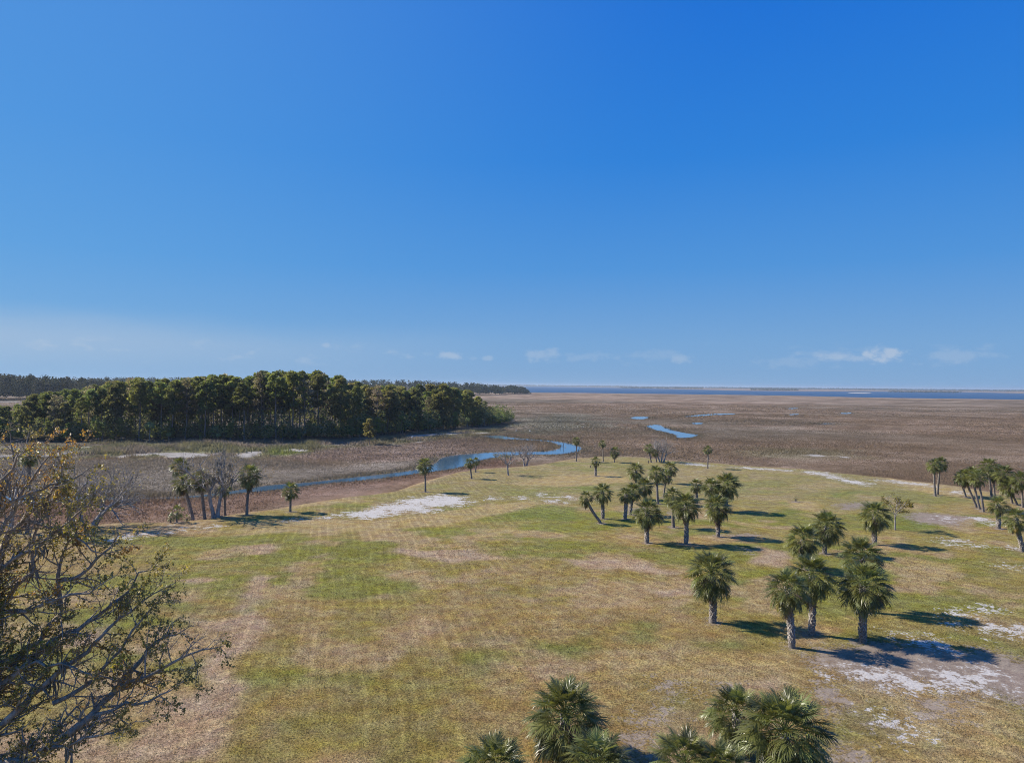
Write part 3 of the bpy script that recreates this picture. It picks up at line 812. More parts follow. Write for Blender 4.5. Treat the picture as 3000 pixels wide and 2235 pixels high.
FR = {}
for cls, (dr, n) in {'young': (0.25, 3), 'mid': (0.60, 3), 'old': (0.85, 3)}.items():
    FR[cls] = [frond_mesh(100 + 10 * i + int(dr * 100), dr + 0.08 * i, 27, 1.28, [M_FROND, M_PETIOLE]) for i in range(n)]
FR['yellow'] = [frond_mesh(301 + i, 0.6 + 0.2 * i, 30, 0.9, [M_FROND_Y, M_FROND_Y]) for i in range(2)]
FR['dead'] = [frond_mesh(401 + i, 1.0, 24, 0.85, [M_FROND_D, M_FROND_D], fold=0.45 + 0.2 * i) for i in range(3)]
# fruit stalk: dead branched spray that hangs in the crown
def spray_mesh(seed):
    rn = random.Random(seed)
    mb = MB()
    for b in range(26):
        a = rn.uniform(-0.7, 0.7); t = rn.uniform(0.25, 0.9)
        o = Vector((1.3 * t, 0, 0.25 * t - 0.5 * t * t))
        L = rn.uniform(0.3, 0.6)
        e = o + Vector((math.cos(a) * L, math.sin(a) * L, -L * rn.uniform(0.3, 0.9)))
        mb.tube([o, (o + e) / 2 + Vector((0, 0, 0.05)), e], [0.018, 0.014, 0.006], 3)
    mb.tube([Vector((1.3 * t, 0, 0.25 * t - 0.5 * t * t)) for t in (0, 0.3, 0.6, 0.9)], [0.03, 0.025, 0.02, 0.012], 3)
    return mb.mesh('fruit_stalk', M_FROND_D, col=False)
SPRAY = [spray_mesh(i) for i in range(2)]

PALM_N = [0]
def palm(base, top, crown_w, label, boots=True, yellow=0, dead=5, n=46, group='cabbage palms on the lawn', thick=None, skirt=0.0, bend=0.0, spray=2):
    """base, top: world points; the crown sits on the top of the trunk"""
    PALM_N[0] += 1
    rn = random.Random(1000 + PALM_N[0]); rq = np.random.RandomState(1000 + PALM_N[0])
    n = int(n * rn.uniform(1.4, 1.75))
    root = tag(empty('palm_tree', base), label, 'palm tree', group)
    b, t = Vector(base), Vector(top)
    ax = t - b
    H = ax.length
    r0 = (thick or (0.25 if boots else 0.19)) * 0.86
    s = crown_w / 3.6
    sag = Vector((ax.x, ax.y, 0)) * 0.35 * bend + Vector((rn.uniform(-1, 1), rn.uniform(-1, 1), 0)) * 0.02 * H
    def tp(u):
        return ax * u + sag * (4 * u * (1 - u)) * (1 if bend >= 0 else 1)
    k = max(6, int(H * 2.2))
    mb = MB()
    us = [i / k for i in range(k + 1)]
    rad = [r0 * (1.35 - 2.2 * u if u < 0.12 else 1.09 - 0.12 * u) * rn.uniform(0.95, 1.05) for u in us]
    mb.tube([tp(u) - Vector((0, 0, 0.25 if u == 0 else 0)) for u in us], rad, 9)
    tr = put('trunk', mb.mesh('trunk', M_PTRUNK, smooth=True, col=False), root)
    if boots:       # split leaf bases criss-crossing round the trunk
        mb = MB()
        nb = int(H * 26)
        for i in range(nb):
            u = (i + 0.5) / nb
            if u < 0.03: continue
            a = i * 2.39996 + rn.uniform(-0.15, 0.15)
            c = tp(u)
            o = Vector((math.cos(a), math.sin(a), 0)); sd_ = Vector((-o.y, o.x, 0))
            L = rn.uniform(0.22, 0.38); w_ = rn.uniform(0.06, 0.09); out = r0 * (1.05 - 0.1 * u)
            for q in (-1, 1):
                if rn.random() < 0.14: continue
                p0 = c + o * out * 0.9 + sd_ * q * w_ * 1.5
                p1 = c + o * (out + rn.uniform(0.05, 0.12)) + sd_ * q * w_ * rn.uniform(-0.1, 0.5) + Vector((0, 0, L))
                x = sd_ * w_ * 0.62
                V = [p0 - x, p0 + x, p0 - o * 0.05, p1 - x * 0.55, p1 + x * 0.55, p1 - o * 0.07]
                mb.add([tuple(v) for v in V], Q=[(0, 1, 4, 3), (1, 2, 5, 4), (2, 0, 3, 5)], T=[(3, 4, 5)])
        tag(put('leaf_bases', mb.mesh('leaf_bases', M_BOOT, col=False), tr), kind='stuff')
    off = rn.uniform(0, 6.28)
    def frond(me, az, el, roll, sc, nm='frond', h=0.0):
        o = bpy.data.objects.new(nm, me)
        COL.objects.link(o)
        o.parent = root
        o.matrix_local = Matrix.Translation(tp(1.0) + Vector((0, 0, h))) @ Matrix.Rotation(az, 4, 'Z') @ Matrix.Rotation(-el, 4, 'Y') @ Matrix.Rotation(roll, 4, 'X') @ Matrix.Scale(sc, 4)
        return o
    for i in range(n):
        a = (i + 0.5) / n
        el = math.radians(80 - 126 * a ** 0.88 + rn.uniform(-11, 11))
        cls = 'young' if a < 0.36 else ('mid' if a < 0.72 else 'old')
        frond(rn.choice(FR[cls]), off + i * 2.39996 + rn.uniform(-0.2, 0.2), el, rn.uniform(-0.55, 0.55), s * rn.uniform(0.78, 1.05) * (0.78 + 0.22 * min(1.0, a / 0.5)) * (1.0 if a < 0.75 else 1.0 - 0.5 * (a - 0.75)), h=(0.30 - 0.42 * a) * s)
    for i in range(yellow):
        frond(FR['yellow'][i % 2], math.pi + rn.uniform(-1.0, 1.0), math.radians(rn.uniform(-50, -20)), rn.uniform(-0.4, 0.4), s * rn.uniform(0.85, 1.0), 'yellow_frond', -0.2 * s)
    for i in range(dead):
        frond(FR['dead'][i % 3], rn.uniform(0, 6.28), math.radians(rn.uniform(-82, -50)), rn.uniform(-0.5, 0.5), s * rn.uniform(0.7, 0.98), 'dead_frond', (-0.3 - skirt * rn.random()) * s)
    for i in range(spray):
        frond(SPRAY[i % 2], rn.uniform(3.4, 6.0), math.radians(rn.uniform(-25, 20)), 0, s * rn.uniform(0.8, 1.1), 'fruit_stalk', -0.1)
    return root

def palm_px(bx, by, cx, cy, w_, label, **kw):
    b = at(bx, by, 0.0)
    z = lz(b.x, b.y)
    b = at(bx, by, z)
    t = atd(cx, cy, b.y + kw.pop('dy', 0.0))
    return palm((b.x, b.y, z), tuple(t), w_ * b.y / F, label, **kw)

G_ = 'palms of the central grove'
GR = 'palms of the clump at the right edge'
GL = 'palms by the creek on the left'
GS = 'lone palms along the marsh edge'
GM = 'palms of the group right of centre'
GF = 'low palms in the foreground'
# nearest, crowns cut by the lower edge of the picture
for (cx, cy, D, w_, label, kw) in [
    (1655, 2108, 39.0, 218, 'bushy palm with brown dead fronds, tallest of the bottom-centre clump', dict(dead=12, n=62, skirt=0.8, spray=4)),
    (1448, 2262, 34.5, 205, 'low palm cut by the lower edge, leftmost of the foreground palms', dict(dead=6, n=58)),
    (1748, 2252, 34.8, 204, 'low palm in front of the brown-skirted one, beside grey bare soil', dict(dead=3, n=60, yellow=2)),
    (2158, 2098, 38.5, 170, 'slimmer palm left of and behind the largest foreground palm', dict(dead=7, n=54)),
    (2300, 2156, 35.8, 252, 'largest foreground palm, broad full crown at the lower right', dict(dead=8, n=66, yellow=2, skirt=0.5)),
    (2008, 2250, 34.8, 204, 'low palm at the bottom edge right of the grey dirt strip', dict(dead=5, n=58)),
    (2118, 2262, 33.6, 165, 'short palm at the very bottom, between two larger foreground crowns', dict(dead=3, n=50)),
]:
    t = atd(cx, cy, D)
    b = (t.x + 0.05, D, lz(t.x, D))
    palm(b, tuple(t), w_ * D / F, label, group=GF, boots=True, **kw)

palm_px(2088, 1822, 2084, 1684, 140, 'lone round-crowned palm with white criss-cross trunk, left of the right-of-centre group', group=GM, n=60, dead=7, thick=0.30)
palm_px(2320, 1896, 2308, 1730, 122, 'palm with yellowing fronds on its left, nearest of its group', group=GM, n=54, yellow=4, dead=8, skirt=0.5)
palm_px(2377, 1858, 2378, 1690, 132, 'palm with dark drooping fronds just behind the yellowing one', group=GM, n=56, dead=9, skirt=0.6)
palm_px(2527, 1878, 2535, 1720, 150, 'full-crowned palm at the edge of the large bare sand patch', group=GM, n=62, dead=8, thick=0.29)
palm_px(2530, 1791, 2524, 1638, 128, 'palm hidden up to its crown behind the one by the sand patch', group=GM, n=56)
palm_px(2415, 1622, 2422, 1545, 97, 'palm with grey hanging frond on the right, behind the yellowing group', group=GM, n=52, dead=7)
palm_px(2362, 1668, 2353, 1585, 102, 'short palm with grey dead skirt, left of the palm with hanging frond', group=GM, n=52, dead=10, spray=4)
palm_px(2562, 1595, 2564, 1512, 90, 'stout palm with pale trunk beside the thin yellow-leaved tree', group=GM, n=56, dead=4, thick=0.30)
# central grove
palm_px(1895, 1590, 1896, 1503, 88, 'front palm of the central grove, ragged crown, leftmost of its front row', group=G_, n=52, dead=12, skirt=0.4, spray=5, thick=0.27)
palm_px(2010, 1593, 2010, 1484, 86, 'tallest front-row palm of the central grove with grey dead clump below crown', group=G_, n=54, dead=13, skirt=0.6, spray=5, thick=0.27)
palm_px(2103, 1572, 2102, 1488, 82, 'right front palm of the central grove with thick brown skirt', group=G_, n=54, dead=14, skirt=0.8, spray=5, thick=0.26)
palm_px(1973, 1545, 1972, 1456, 62, 'slender bent palm behind the tallest front-row palm of the grove', group=G_, n=46, boots=False, thick=0.24)
palm_px(1766, 1519, 1765, 1444, 62, 'upright palm beside the leaning one at the left end of the grove', group=G_, n=48)
palm_px(1761, 1532, 1717, 1460, 47, 'strongly leaning palm at the left end of the central grove', group=G_, n=36, boots=False, dead=6, skirt=0.4, thick=0.24, bend=0.2)
palm_px(1831, 1520, 1834, 1450, 50, 'darker left palm of the close pair behind the grove front', group=G_, n=44)
palm_px(1846, 1507, 1855, 1441, 55, 'right palm of the close pair, leaning slightly right', group=G_, n=44)
palm_px(1891, 1464, 1888, 1426, 58, 'short palm in the middle of the grove behind the close pair', group=G_, n=46)
palm_px(1864, 1414, 1862, 1380, 54, 'palm at the back left of the grove with a brown seed spray on top', group=G_, n=46, spray=4)
palm_px(1927, 1476, 1923, 1388, 52, 'tall bare-trunked palm rising above the middle of the grove', group=G_, n=46, boots=False, dead=9, skirt=0.5, thick=0.25)
palm_px(1943, 1458, 1950, 1394, 46, 'palm right behind the tall bare-trunked one', group=G_, n=40, boots=False)
palm_px(1958, 1416, 1964, 1373, 45, 'rearmost palm of the grove, crown showing right of the tall one', group=G_, n=42)
palm_px(2040, 1474, 2039, 1422, 44, 'small-crowned palm left of the two broad crowns at the grove right end', group=G_, n=36)
palm_px(2084, 1496, 2083, 1428, 58, 'left of the two merged broad crowns at the right end of the grove', group=G_, n=46)
palm_px(2127, 1497, 2131, 1424, 78, 'broadest crown at the right end of the grove, pale trunk', group=G_, n=54)
# marsh edge, left to right
palm_px(1246, 1441, 1245, 1364, 49, 'lone tall palm above the white sand patch at the creek bend', group=GS, boots=False, n=46, dead=8)
palm_px(1382, 1402, 1377, 1357, 33, 'front palm of the pair beside the creek bend', group=GS, boots=False, n=38)
palm_px(1393, 1383, 1395, 1351, 24, 'smaller rear palm of the pair beside the creek bend', group=GS, boots=False, n=34)
palm_px(1688, 1351, 1688, 1292, 26, 'tall thin palm in front of the creek meander', group=GS, boots=False, n=34, thick=0.17)
palm_px(1767, 1352, 1765, 1300, 24, 'thin palm with small crown, second from the creek meander', group=GS, boots=False, n=32, thick=0.17)
palm_px(1800, 1354, 1801, 1325, 35, 'squat palm at the marsh edge right of two thin palms', group=GS, boots=False, n=36, dead=8)
palm_px(1745, 1394, 1745, 1353, 33, 'pale-trunked palm alone on the lawn left behind the grove', group=GS, n=36, dead=7)
palm_px(1908, 1354, 1901, 1314, 30, 'palm under the left side of the bare grey tree behind the grove', group=GS, boots=False, n=34)
palm_px(1923, 1353, 1920, 1326, 24, 'bright small palm in front of the bare grey tree behind the grove', group=GS, boots=False, n=32)
palm_px(2073, 1372, 2074, 1318, 28, 'single slim palm standing against the marsh right of the grove', group=GS, boots=False, n=34, thick=0.19)
palm_px(2740, 1453, 2737, 1364, 45, 'front palm of the tall twin pair at the marsh edge on the right', group=GS, boots=False, n=46, thick=0.22)
palm_px(2746, 1449, 2755, 1360, 44, 'rear palm of the tall twin pair at the marsh edge on the right', group=GS, boots=False, n=46, thick=0.22)
# right edge
palm_px(2862, 1487, 2826, 1397, 50, 'leftmost leaning palm of the right-edge clump with brown skirt', group=GR, boots=False, dead=10, skirt=0.6, n=44, thick=0.2)
palm_px(2870, 1491, 2847, 1390, 48, 'second leaning palm of the right-edge clump', group=GR, boots=False, dead=7, n=44, thick=0.2)
palm_px(2881, 1499, 2863, 1400, 52, 'third leaning palm, nearest trunk of the right-edge clump', group=GR, boots=False, dead=8, n=44, thick=0.2)
palm_px(2830, 1455, 2812, 1400, 40, 'short palm behind the leaning ones of the right-edge clump', group=GR, boots=False, n=38)
palm_px(2906, 1456, 2898, 1368, 58, 'tallest crown of the right-edge clump', group=GR, boots=False, n=50, thick=0.22)
palm_px(2914, 1450, 2909, 1388, 50, 'palm behind the tallest crown of the right-edge clump', group=GR, boots=False, n=44)
palm_px(2966, 1474, 2942, 1392, 62, 'broad dark palm right of the tallest crown of the right-edge clump', group=GR, boots=False, n=50, dead=9)
palm_px(2981, 1478, 2956, 1425, 58, 'lower dark palm under the broad one in the right-edge clump', group=GR, boots=False, n=48, dead=9)
palm_px(2996, 1486, 2990, 1408, 58, 'palm cut by the right picture edge in front of the bare oak', group=GR, boots=False, n=46)
palm_px(3040, 1490, 3035, 1420, 62, 'palm just beyond the right edge, fronds reaching into view', group=GR, boots=False, n=46)
palm_px(2924, 1548, 2923, 1481, 60, 'short palm with white stout trunk in front of the right-edge clump', group=GR, n=46, thick=0.31, dead=4)
palm_px(2996, 1616, 2975, 1522, 72, 'palm with orange-yellow fronds at the right picture edge', group=GR, n=48, yellow=5, dead=5)
# left group by the creek
palm_px(565, 1518, 535, 1416, 60, 'leaning palm at the left end of the creekside group', group=GL, boots=False, dead=10, skirt=0.6, n=48, thick=0.24)
palm_px(560, 1510, 528, 1369, 60, 'tallest palm behind the leaning one of the creekside group', group=GL, boots=False, dead=4, n=50, thick=0.22)
palm_px(600, 1517, 589, 1406, 66, 'large full palm beside the mossy bare tree, left of it', group=GL, boots=False, dead=8, n=54, thick=0.24)
palm_px(659, 1508, 658, 1432, 44, 'palm half hidden by moss, right of the mossy bare tree', group=GL, boots=False, dead=8, n=34, skirt=0.5)
palm_px(723, 1507, 733, 1394, 68, 'tall slim palm with shaggy crown at the right end of the creekside group', group=GL, boots=False, dead=14, n=50, skirt=0.8, spray=5, thick=0.22)
palm_px(850, 1499, 852, 1438, 53, 'small neat palm alone right of the creekside group', group=GL, boots=False, n=46, dead=3, thick=0.21)
palm_px(80, 1562, 86, 1336, 62, 'dark palm crown behind the orange oak leaves, far left top', group=GL, boots=False, n=44, thick=0.26)
palm_px(205, 1545, 186, 1415, 54, 'dark palm crown half hidden by twigs, left of the grey leaning tree', group=GL, boots=False, n=40, thick=0.24)

# low palmettos without a trunk to speak of
def palmetto(bx, by, h_px, w_, label, n=14):
    b = at(bx, by, 0); z = lz(b.x, b.y)
    return palm((b.x, b.y, z), (b.x + 0.03, b.y, z + h_px * b.y / F), w_ * b.y / F, label, boots=False, n=n, dead=1, spray=0, thick=0.13, group='palmettos by the creek')
palmetto(518, 1530, 30, 44, 'low bright palmetto in front of the creekside palms, larger one', 22)
palmetto(500, 1531, 14, 26, 'smallest palmetto left of the larger bright palmetto', 12)
palmetto(547, 1518, 14, 24, 'palmetto tuft at the foot of the leaning creekside palm', 12)
palmetto(2331, 1470, 9, 15, 'tiny palmetto seedling alone on the far right lawn', 10)

# litter round the foot of every palm
lw = bpy.data.objects['lawn'].data
feet = np.array([o.location[:2] for o in COL.objects if o.name.startswith('palm_tree')])
co = np.zeros(len(lw.vertices) * 3, np.float32); lw.vertices.foreach_get('co', co)
co = co.reshape(-1, 3)[:, :2]
da = lw.attributes['dirt']; dv = np.zeros(len(co), np.float32); da.data.foreach_get('value', dv)
for f_ in feet:
    d_ = np.hypot(co[:, 0] - f_[0], co[:, 1] - f_[1])
    dv = np.maximum(dv, np.clip(1.0 - d_ / 1.9, 0, 1) * 0.8)
da.data.foreach_set('value', dv.astype(np.float32))

# ------------------------------------------------------------------ broadleaved trees
def norm(v):
    return v / (np.linalg.norm(v) + 1e-9)

def grow(rs, start, d, length, radius, level, maxl, out, P):
    """a branch and its side branches; out collects (points, radii, level)"""
    n = max(3, int(P['seg'] * (1.0 if level == 0 else 0.8)))
    pts = [np.array(start, float)]; d = norm(np.array(d, float))
    rad = [radius]
    for i in range(n):
        d = norm(d + rs.normal(size=3) * P['wander'] + np.array([0, 0, P['up'][min(level, len(P['up']) - 1)]]))
        pts.append(pts[-1] + d * length / n)
        rad.append(radius * (1 - 0.72 * (i + 1) / n))
    out.append((np.array(pts), np.array(rad), level))
    if level >= maxl:
        return
    nb = P['kids'][level]
    for k in range(nb):
        u = P['first'][level] + (1 - P['first'][level]) * (k + rs.uniform(0.2, 0.9)) / nb
        u = min(u, 0.99)
        i = int(u * n)
        f = u * n - i
        p = pts[i] * (1 - f) + pts[i + 1] * f
        t = norm(pts[i + 1] - pts[i])
        side = rs.normal(size=3); side -= t * (side @ t); side = norm(side)
        ang = math.radians(rs.uniform(*P['angle']))
        dd = norm(t * math.cos(ang) + side * math.sin(ang) * np.array([1, 1, P.get('flat', 0.8)]))
        L = length * rs.uniform(*P['ratio']) * (1.15 - 0.5 * u)
        r_ = rad[i] * rs.uniform(0.5, 0.72)
        grow(rs, p, dd, L, max(r_, P['rmin']), level + 1, maxl, out, P)

def limbs_to_mesh(lst, name, mat):
    mb = MB()
    for pts, rad, lv in lst:
        mb.tube(pts, rad, [8, 6, 5, 4, 3, 3][min(lv, 5)])
    return mb.mesh(name, mat, smooth=True, col=False)

def leaf_points(rs, lst, lv_min, per_m, spread):
    pts = []
    for p, r_, lv in lst:
        if lv < lv_min: continue
        L = np.linalg.norm(np.diff(p, axis=0), axis=1).sum()
        k = rs.poisson(per_m * L)
        if not k: continue
        u = rs.uniform(0.15, 1.0, k) * (len(p) - 1)
        i = np.minimum(u.astype(int), len(p) - 2); f = (u - i)[:, None]
        pts.append(p[i] * (1 - f) + p[i + 1] * f + rs.normal(size=(k, 3)) * spread)
    return np.concatenate(pts) if pts else np.zeros((0, 3))

def moss_mesh(rs, anchors, lmin, lmax):
    mb = MB()
    for a in anchors:
        for k in range(rs.randint(5, 10)):
            o = a + rs.normal(size=3) * np.array([0.14, 0.14, 0.05])
            L = rs.uniform(lmin, lmax)
            p = [o]
            for j in range(4):
                p.append(p[-1] + np.array([rs.normal() * 0.05, rs.normal() * 0.05, -L / 4]))
            mb.tube(p, [0.03, 0.055, 0.05, 0.035, 0.008], 3)
    return mb.mesh('spanish_moss', M_MOSS, col=False)

def build_tree(name, label, cat, base, lst, bark, leaves=None, leaf_col=None, leaf_size=0.15, moss=None, group=None, rs=None):
    """trunk = level 0 (with the first forks), limbs level 1.., foliage, moss: parts of one tree"""
    b = Vector(base)
    root = tag(empty(name, base), label, cat, group)
    sh = [(p - np.array(b), r_, lv) for p, r_, lv in lst]
    put('trunk', limbs_to_mesh([x for x in sh if x[2] == 0], 'trunk', bark), root)
    put('branches', limbs_to_mesh([x for x in sh if x[2] > 0], 'branches', bark), root)
    if leaves is not None and len(leaves):
        V, Q = quads_at(rs, leaves - np.array(b), leaf_size, 0.62)
        C = np.repeat(leaf_col, 4, 0)
        tag(put('foliage', mesh_np('foliage', V, Q, M_OAKLEAF, C), root), kind='stuff')
    if moss is not None and len(moss):
        put('spanish_moss', moss_mesh(rs, moss - np.array(b), 0.5, 1.5), root)
    return root

# --- the great oak that fills the left foreground: limbs laid out by eye, twigs grown on them
rs = np.random.RandomState(77)
OB = np.array(at(-170, 2330, 0))
fork = OB + np.array([0.9, 0.2, 2.4])
OAK_LIMBS = [   # (px, py, depth) along each limb, radius at its start
    (0.26, [(77, 2240, 33.0), (173, 2169, 33.3), (269, 2096, 33.8), (346, 2019, 34.2), (396, 1954, 34.4), (434, 1900, 34.6), (490, 1862, 35), (545, 1840, 35)]),
    (0.10, [(346, 2019, 34.2), (420, 1985, 33.8), (500, 1940, 33.6), (590, 1908, 33.6), (655, 1890, 33.8)]),
    (0.09, [(269, 2096, 33.8), (330, 2080, 33.4), (400, 2060, 33), (470, 2035, 33), (520, 2010, 33)]),
    (0.12, [(77, 2240, 33.0), (150, 2190, 32.6), (250, 2165, 32.3), (330, 2150, 32.2), (400, 2110, 32.3)]),
    (0.20, [(-60, 2195, 33.5), (30, 2100, 33.8), (96, 2034, 34.2), (154, 1985, 34.6), (230, 1925, 35), (269, 1890, 35.3), (319, 1840, 35.6), (384, 1790, 36), (440, 1740, 36.3), (515, 1705, 36.5)]),
    (0.10, [(154, 2060, 34.0), (269, 2003, 34.8), (319, 1938, 35), (384, 1850, 35.4), (434, 1790, 35.6), (470, 1760, 35.6)]),
    (0.20, [(-90, 2120, 34), (0, 2010, 34.6), (88, 1934, 35.2), (146, 1880, 35.6), (230, 1846, 36), (292, 1800, 36.3), (346, 1754, 36.6), (384, 1723, 36.9), (407, 1675, 37.1), (470, 1650, 37.2)]),
    (0.18, [(-110, 2080, 34.3), (-20, 1950, 35.2), (115, 1880, 36.0), (184, 1792, 36.6), (168, 1700, 37), (180, 1630, 37.3), (220, 1565, 37.6), (240, 1500, 37.8), (250, 1440, 38)]),
    (0.11, [(168, 1700, 37), (238, 1685, 37), (284, 1638, 37.2), (319, 1608, 37.4), (348, 1562, 37.5)]),
    (0.20, [(-120, 2040, 34.5), (-60, 1900, 35.3), (0, 1792, 36), (50, 1711, 36.4), (104, 1670, 36.8), (95, 1600, 37.2), (118, 1530, 37.5), (160, 1470, 37.7), (150, 1400, 38)]),
    (0.20, [(-130, 2000, 34.5), (-70, 1800, 35.6), (0, 1610, 36.3), (22, 1561, 36.6), (68, 1525, 37), (101, 1487, 37.2), (135, 1464, 37.3), (158, 1430, 37.5), (180, 1396, 37.7), (190, 1350, 37.8), (170, 1310, 38)]),
    (0.16, [(-140, 1980, 34.3), (-110, 1800, 34.8), (-60, 1650, 35.3), (-20, 1520, 35.8), (20, 1420, 36.2), (40, 1330, 36.5), (30, 1270, 36.6)]),
    (0.10, [(68, 1525, 37), (130, 1540, 36.6), (190, 1560, 36.2), (250, 1590, 36), (300, 1620, 36)]),
    (0.12, [(-20, 1950, 35.2), (60, 1960, 34.6), (140, 1950, 34.2), (220, 1955, 34), (310, 1985, 33.8), (380, 1990, 33.6)]),
    (0.13, [(-60, 1650, 35.3), (0, 1560, 36), (40, 1500, 36.2), (70, 1430, 36.4), (110, 1380, 36.6), (140, 1340, 36.8), (215, 1330, 37)]),
    (0.12, [(-40, 1580, 35.6), (20, 1480, 35.8), (90, 1440, 36), (150, 1420, 36.2), (220, 1400, 36.4), (260, 1370, 36.4)]),
    (0.12, [(-60, 1720, 35.5), (40, 1640, 35.6), (120, 1600, 35.8), (200, 1530, 36), (260, 1480, 36), (290, 1430, 36)]),
    (0.10, [(-20, 1520, 35.8), (10, 1400, 35.6), (50, 1340, 35.6), (90, 1310, 35.7), (110, 1290, 35.7)]),
    (0.12, [(0, 1792, 36), (80, 1790, 35.4), (160, 1760, 35.2), (260, 1740, 35.2), (330, 1690, 35.4)]),
]
oak = []
PO = dict(seg=5, wander=0.20, up=[0.05, 0.05, 0.03, 0.0], kids=[0, 6, 6, 4], first=[0.1, 0.05, 0.1, 0.1], angle=(25, 75), ratio=(0.34, 0.62), rmin=0.010, flat=0.9)
trunk_pts = [OB + np.array([-0.1, 0, -0.4]), OB + np.array([0.1, 0, 0.8]), OB + np.array([0.45, 0.1, 1.6]), fork, fork + np.array([0.7, 0.3, 1.6]), fork + np.array([1.1, 0.6, 3.4])]
oak.append((np.array(trunk_pts), np.array([0.75, 0.55, 0.5, 0.45, 0.33, 0.2]), 0))
limb_objs = []
for r0, pl in OAK_LIMBS:
    q = [np.array(atd(*p)) for p in pl]
    if pl[0][0] < 0:       # springs from the trunk
        q = [fork + (q[0] - fork) * 0.02, fork + (q[0] - fork) * 0.5 + np.array([0, 0, -0.15])] + q
    elif pl[0][1] >= 2235:
        q = [fork + np.array([0.1, 0, 0]), (fork + q[0]) / 2 + np.array([0, 0, -0.5])] + q
    # subdivide with a little gnarl
    pts = [q[0]]
    for a_, b_ in zip(q[:-1], q[1:]):
        L = np.linalg.norm(b_ - a_)
        pts.append((a_ + b_) / 2 + rs.normal(size=3) * 0.07 * L)
        pts.append(b_ + rs.normal(size=3) * 0.02 * L)
    pts = np.array(pts)
    rad = np.linspace(1, 0.0, len(pts)) ** 0.85 * r0 + 0.014
    oak.append((pts, rad, 1))
    seglen = np.linalg.norm(np.diff(pts, axis=0), axis=1)
    total = seglen.sum(); cum = np.concatenate([[0], np.cumsum(seglen)])
    nb = int(total * 2.3)
    for k in range(nb):
        u = total * (0.10 + 0.90 * (k + rs.uniform(0, 1)) / nb)
        i = min(np.searchsorted(cum, u) - 1, len(pts) - 2); i = max(i, 0)
        p = pts[i] + (pts[i + 1] - pts[i]) * ((u - cum[i]) / seglen[i])
        t = norm(pts[i + 1] - pts[i])
        side = rs.normal(size=3); side -= t * (side @ t); side = norm(side)
        ang = math.radians(rs.uniform(25, 80))
        dd = norm(t * math.cos(ang) + side * math.sin(ang))
        grow(rs, p, dd, rs.uniform(0.9, 2.3) * (1.25 - 0.5 * u / total), max(rad[i] * 0.45, 0.018), 2, 4, oak, dict(PO, kids=[0, 0, 5, 3]))
lp = leaf_points(rs, oak, 3, 14.5, 0.05)
gap = vnoise(lp[:, [0, 2]] * 1.0, 0.55, 7, 3)
lp = lp[gap + rs.uniform(-0.1, 0.1, len(lp)) > 0.40]
px_, py_ = px_of(lp[:, 0], lp[:, 1], lp[:, 2])
k_ = rs.uniform(0, 1, len(lp)) > 0.62 * sstep(px_, 260, 80) * sstep(py_, 1750, 1550)
lp = lp[k_]; px_ = px_[k_]; py_ = py_[k_]
warm = vnoise(lp[:, [0, 2]] + lp[:, [1, 1]] * 0.3, 0.8, 17, 3)
up_ = sstep(py_, 1950, 1350)
wm = sstep(warm + 0.03 * up_ + rs.normal(size=len(lp)) * 0.06, 0.55, 0.68)
c0 = np.array([0.245, 0.200, 0.062]) * rs.uniform(0.55, 1.45, (len(lp), 1))
c1 = np.array([0.34, 0.190, 0.050]) * rs.uniform(0.7, 1.3, (len(lp), 1))
c2 = np.array([0.32, 0.27, 0.045]) * rs.uniform(0.7, 1.3, (len(lp), 1))
sel = vnoise(lp[:, [0, 2]], 0.5, 27, 2)[:, None] > 0.5
lc = c0 + (np.where(sel, c1, c2) - c0) * wm[:, None]
ends = np.array([p[i] for p, r_, lv in oak if lv == 1 for i in range(6, len(p) - 5)])
moss_a = ends[rs.permutation(len(ends))[:16]]
# trunk, each great limb with its twigs, foliage, moss
root = tag(empty('oak_tree', tuple(OB)), 'large spreading oak with sparse brown and orange leaves at the left edge', 'tree')
sh = [(p - OB, r_, lv) for p, r_, lv in oak]
put('trunk', limbs_to_mesh(sh[:1], 'trunk', M_OAKBARK), root)
lim_i = [i for i, x in enumerate(sh) if x[2] == 1]
for a_, b_ in zip(lim_i, lim_i[1:] + [len(sh)]):
    lo = put('limb', limbs_to_mesh(sh[a_:a_ + 1], 'limb', M_OAKBARK), root)
    if b_ > a_ + 1:
        tag(put('twigs', limbs_to_mesh(sh[a_ + 1:b_], 'twigs', M_OAKBARK), lo), kind='stuff')
V, Q = quads_at(rs, lp - OB, 0.135, 0.6)
tag(put('foliage', mesh_np('foliage', V, Q, M_OAKLEAF, np.repeat(lc, 4, 0)), root), kind='stuff')
for a_ in moss_a[:16]:
    put('spanish_moss', moss_mesh(rs, [a_ - OB], 0.5, 1.3), root)

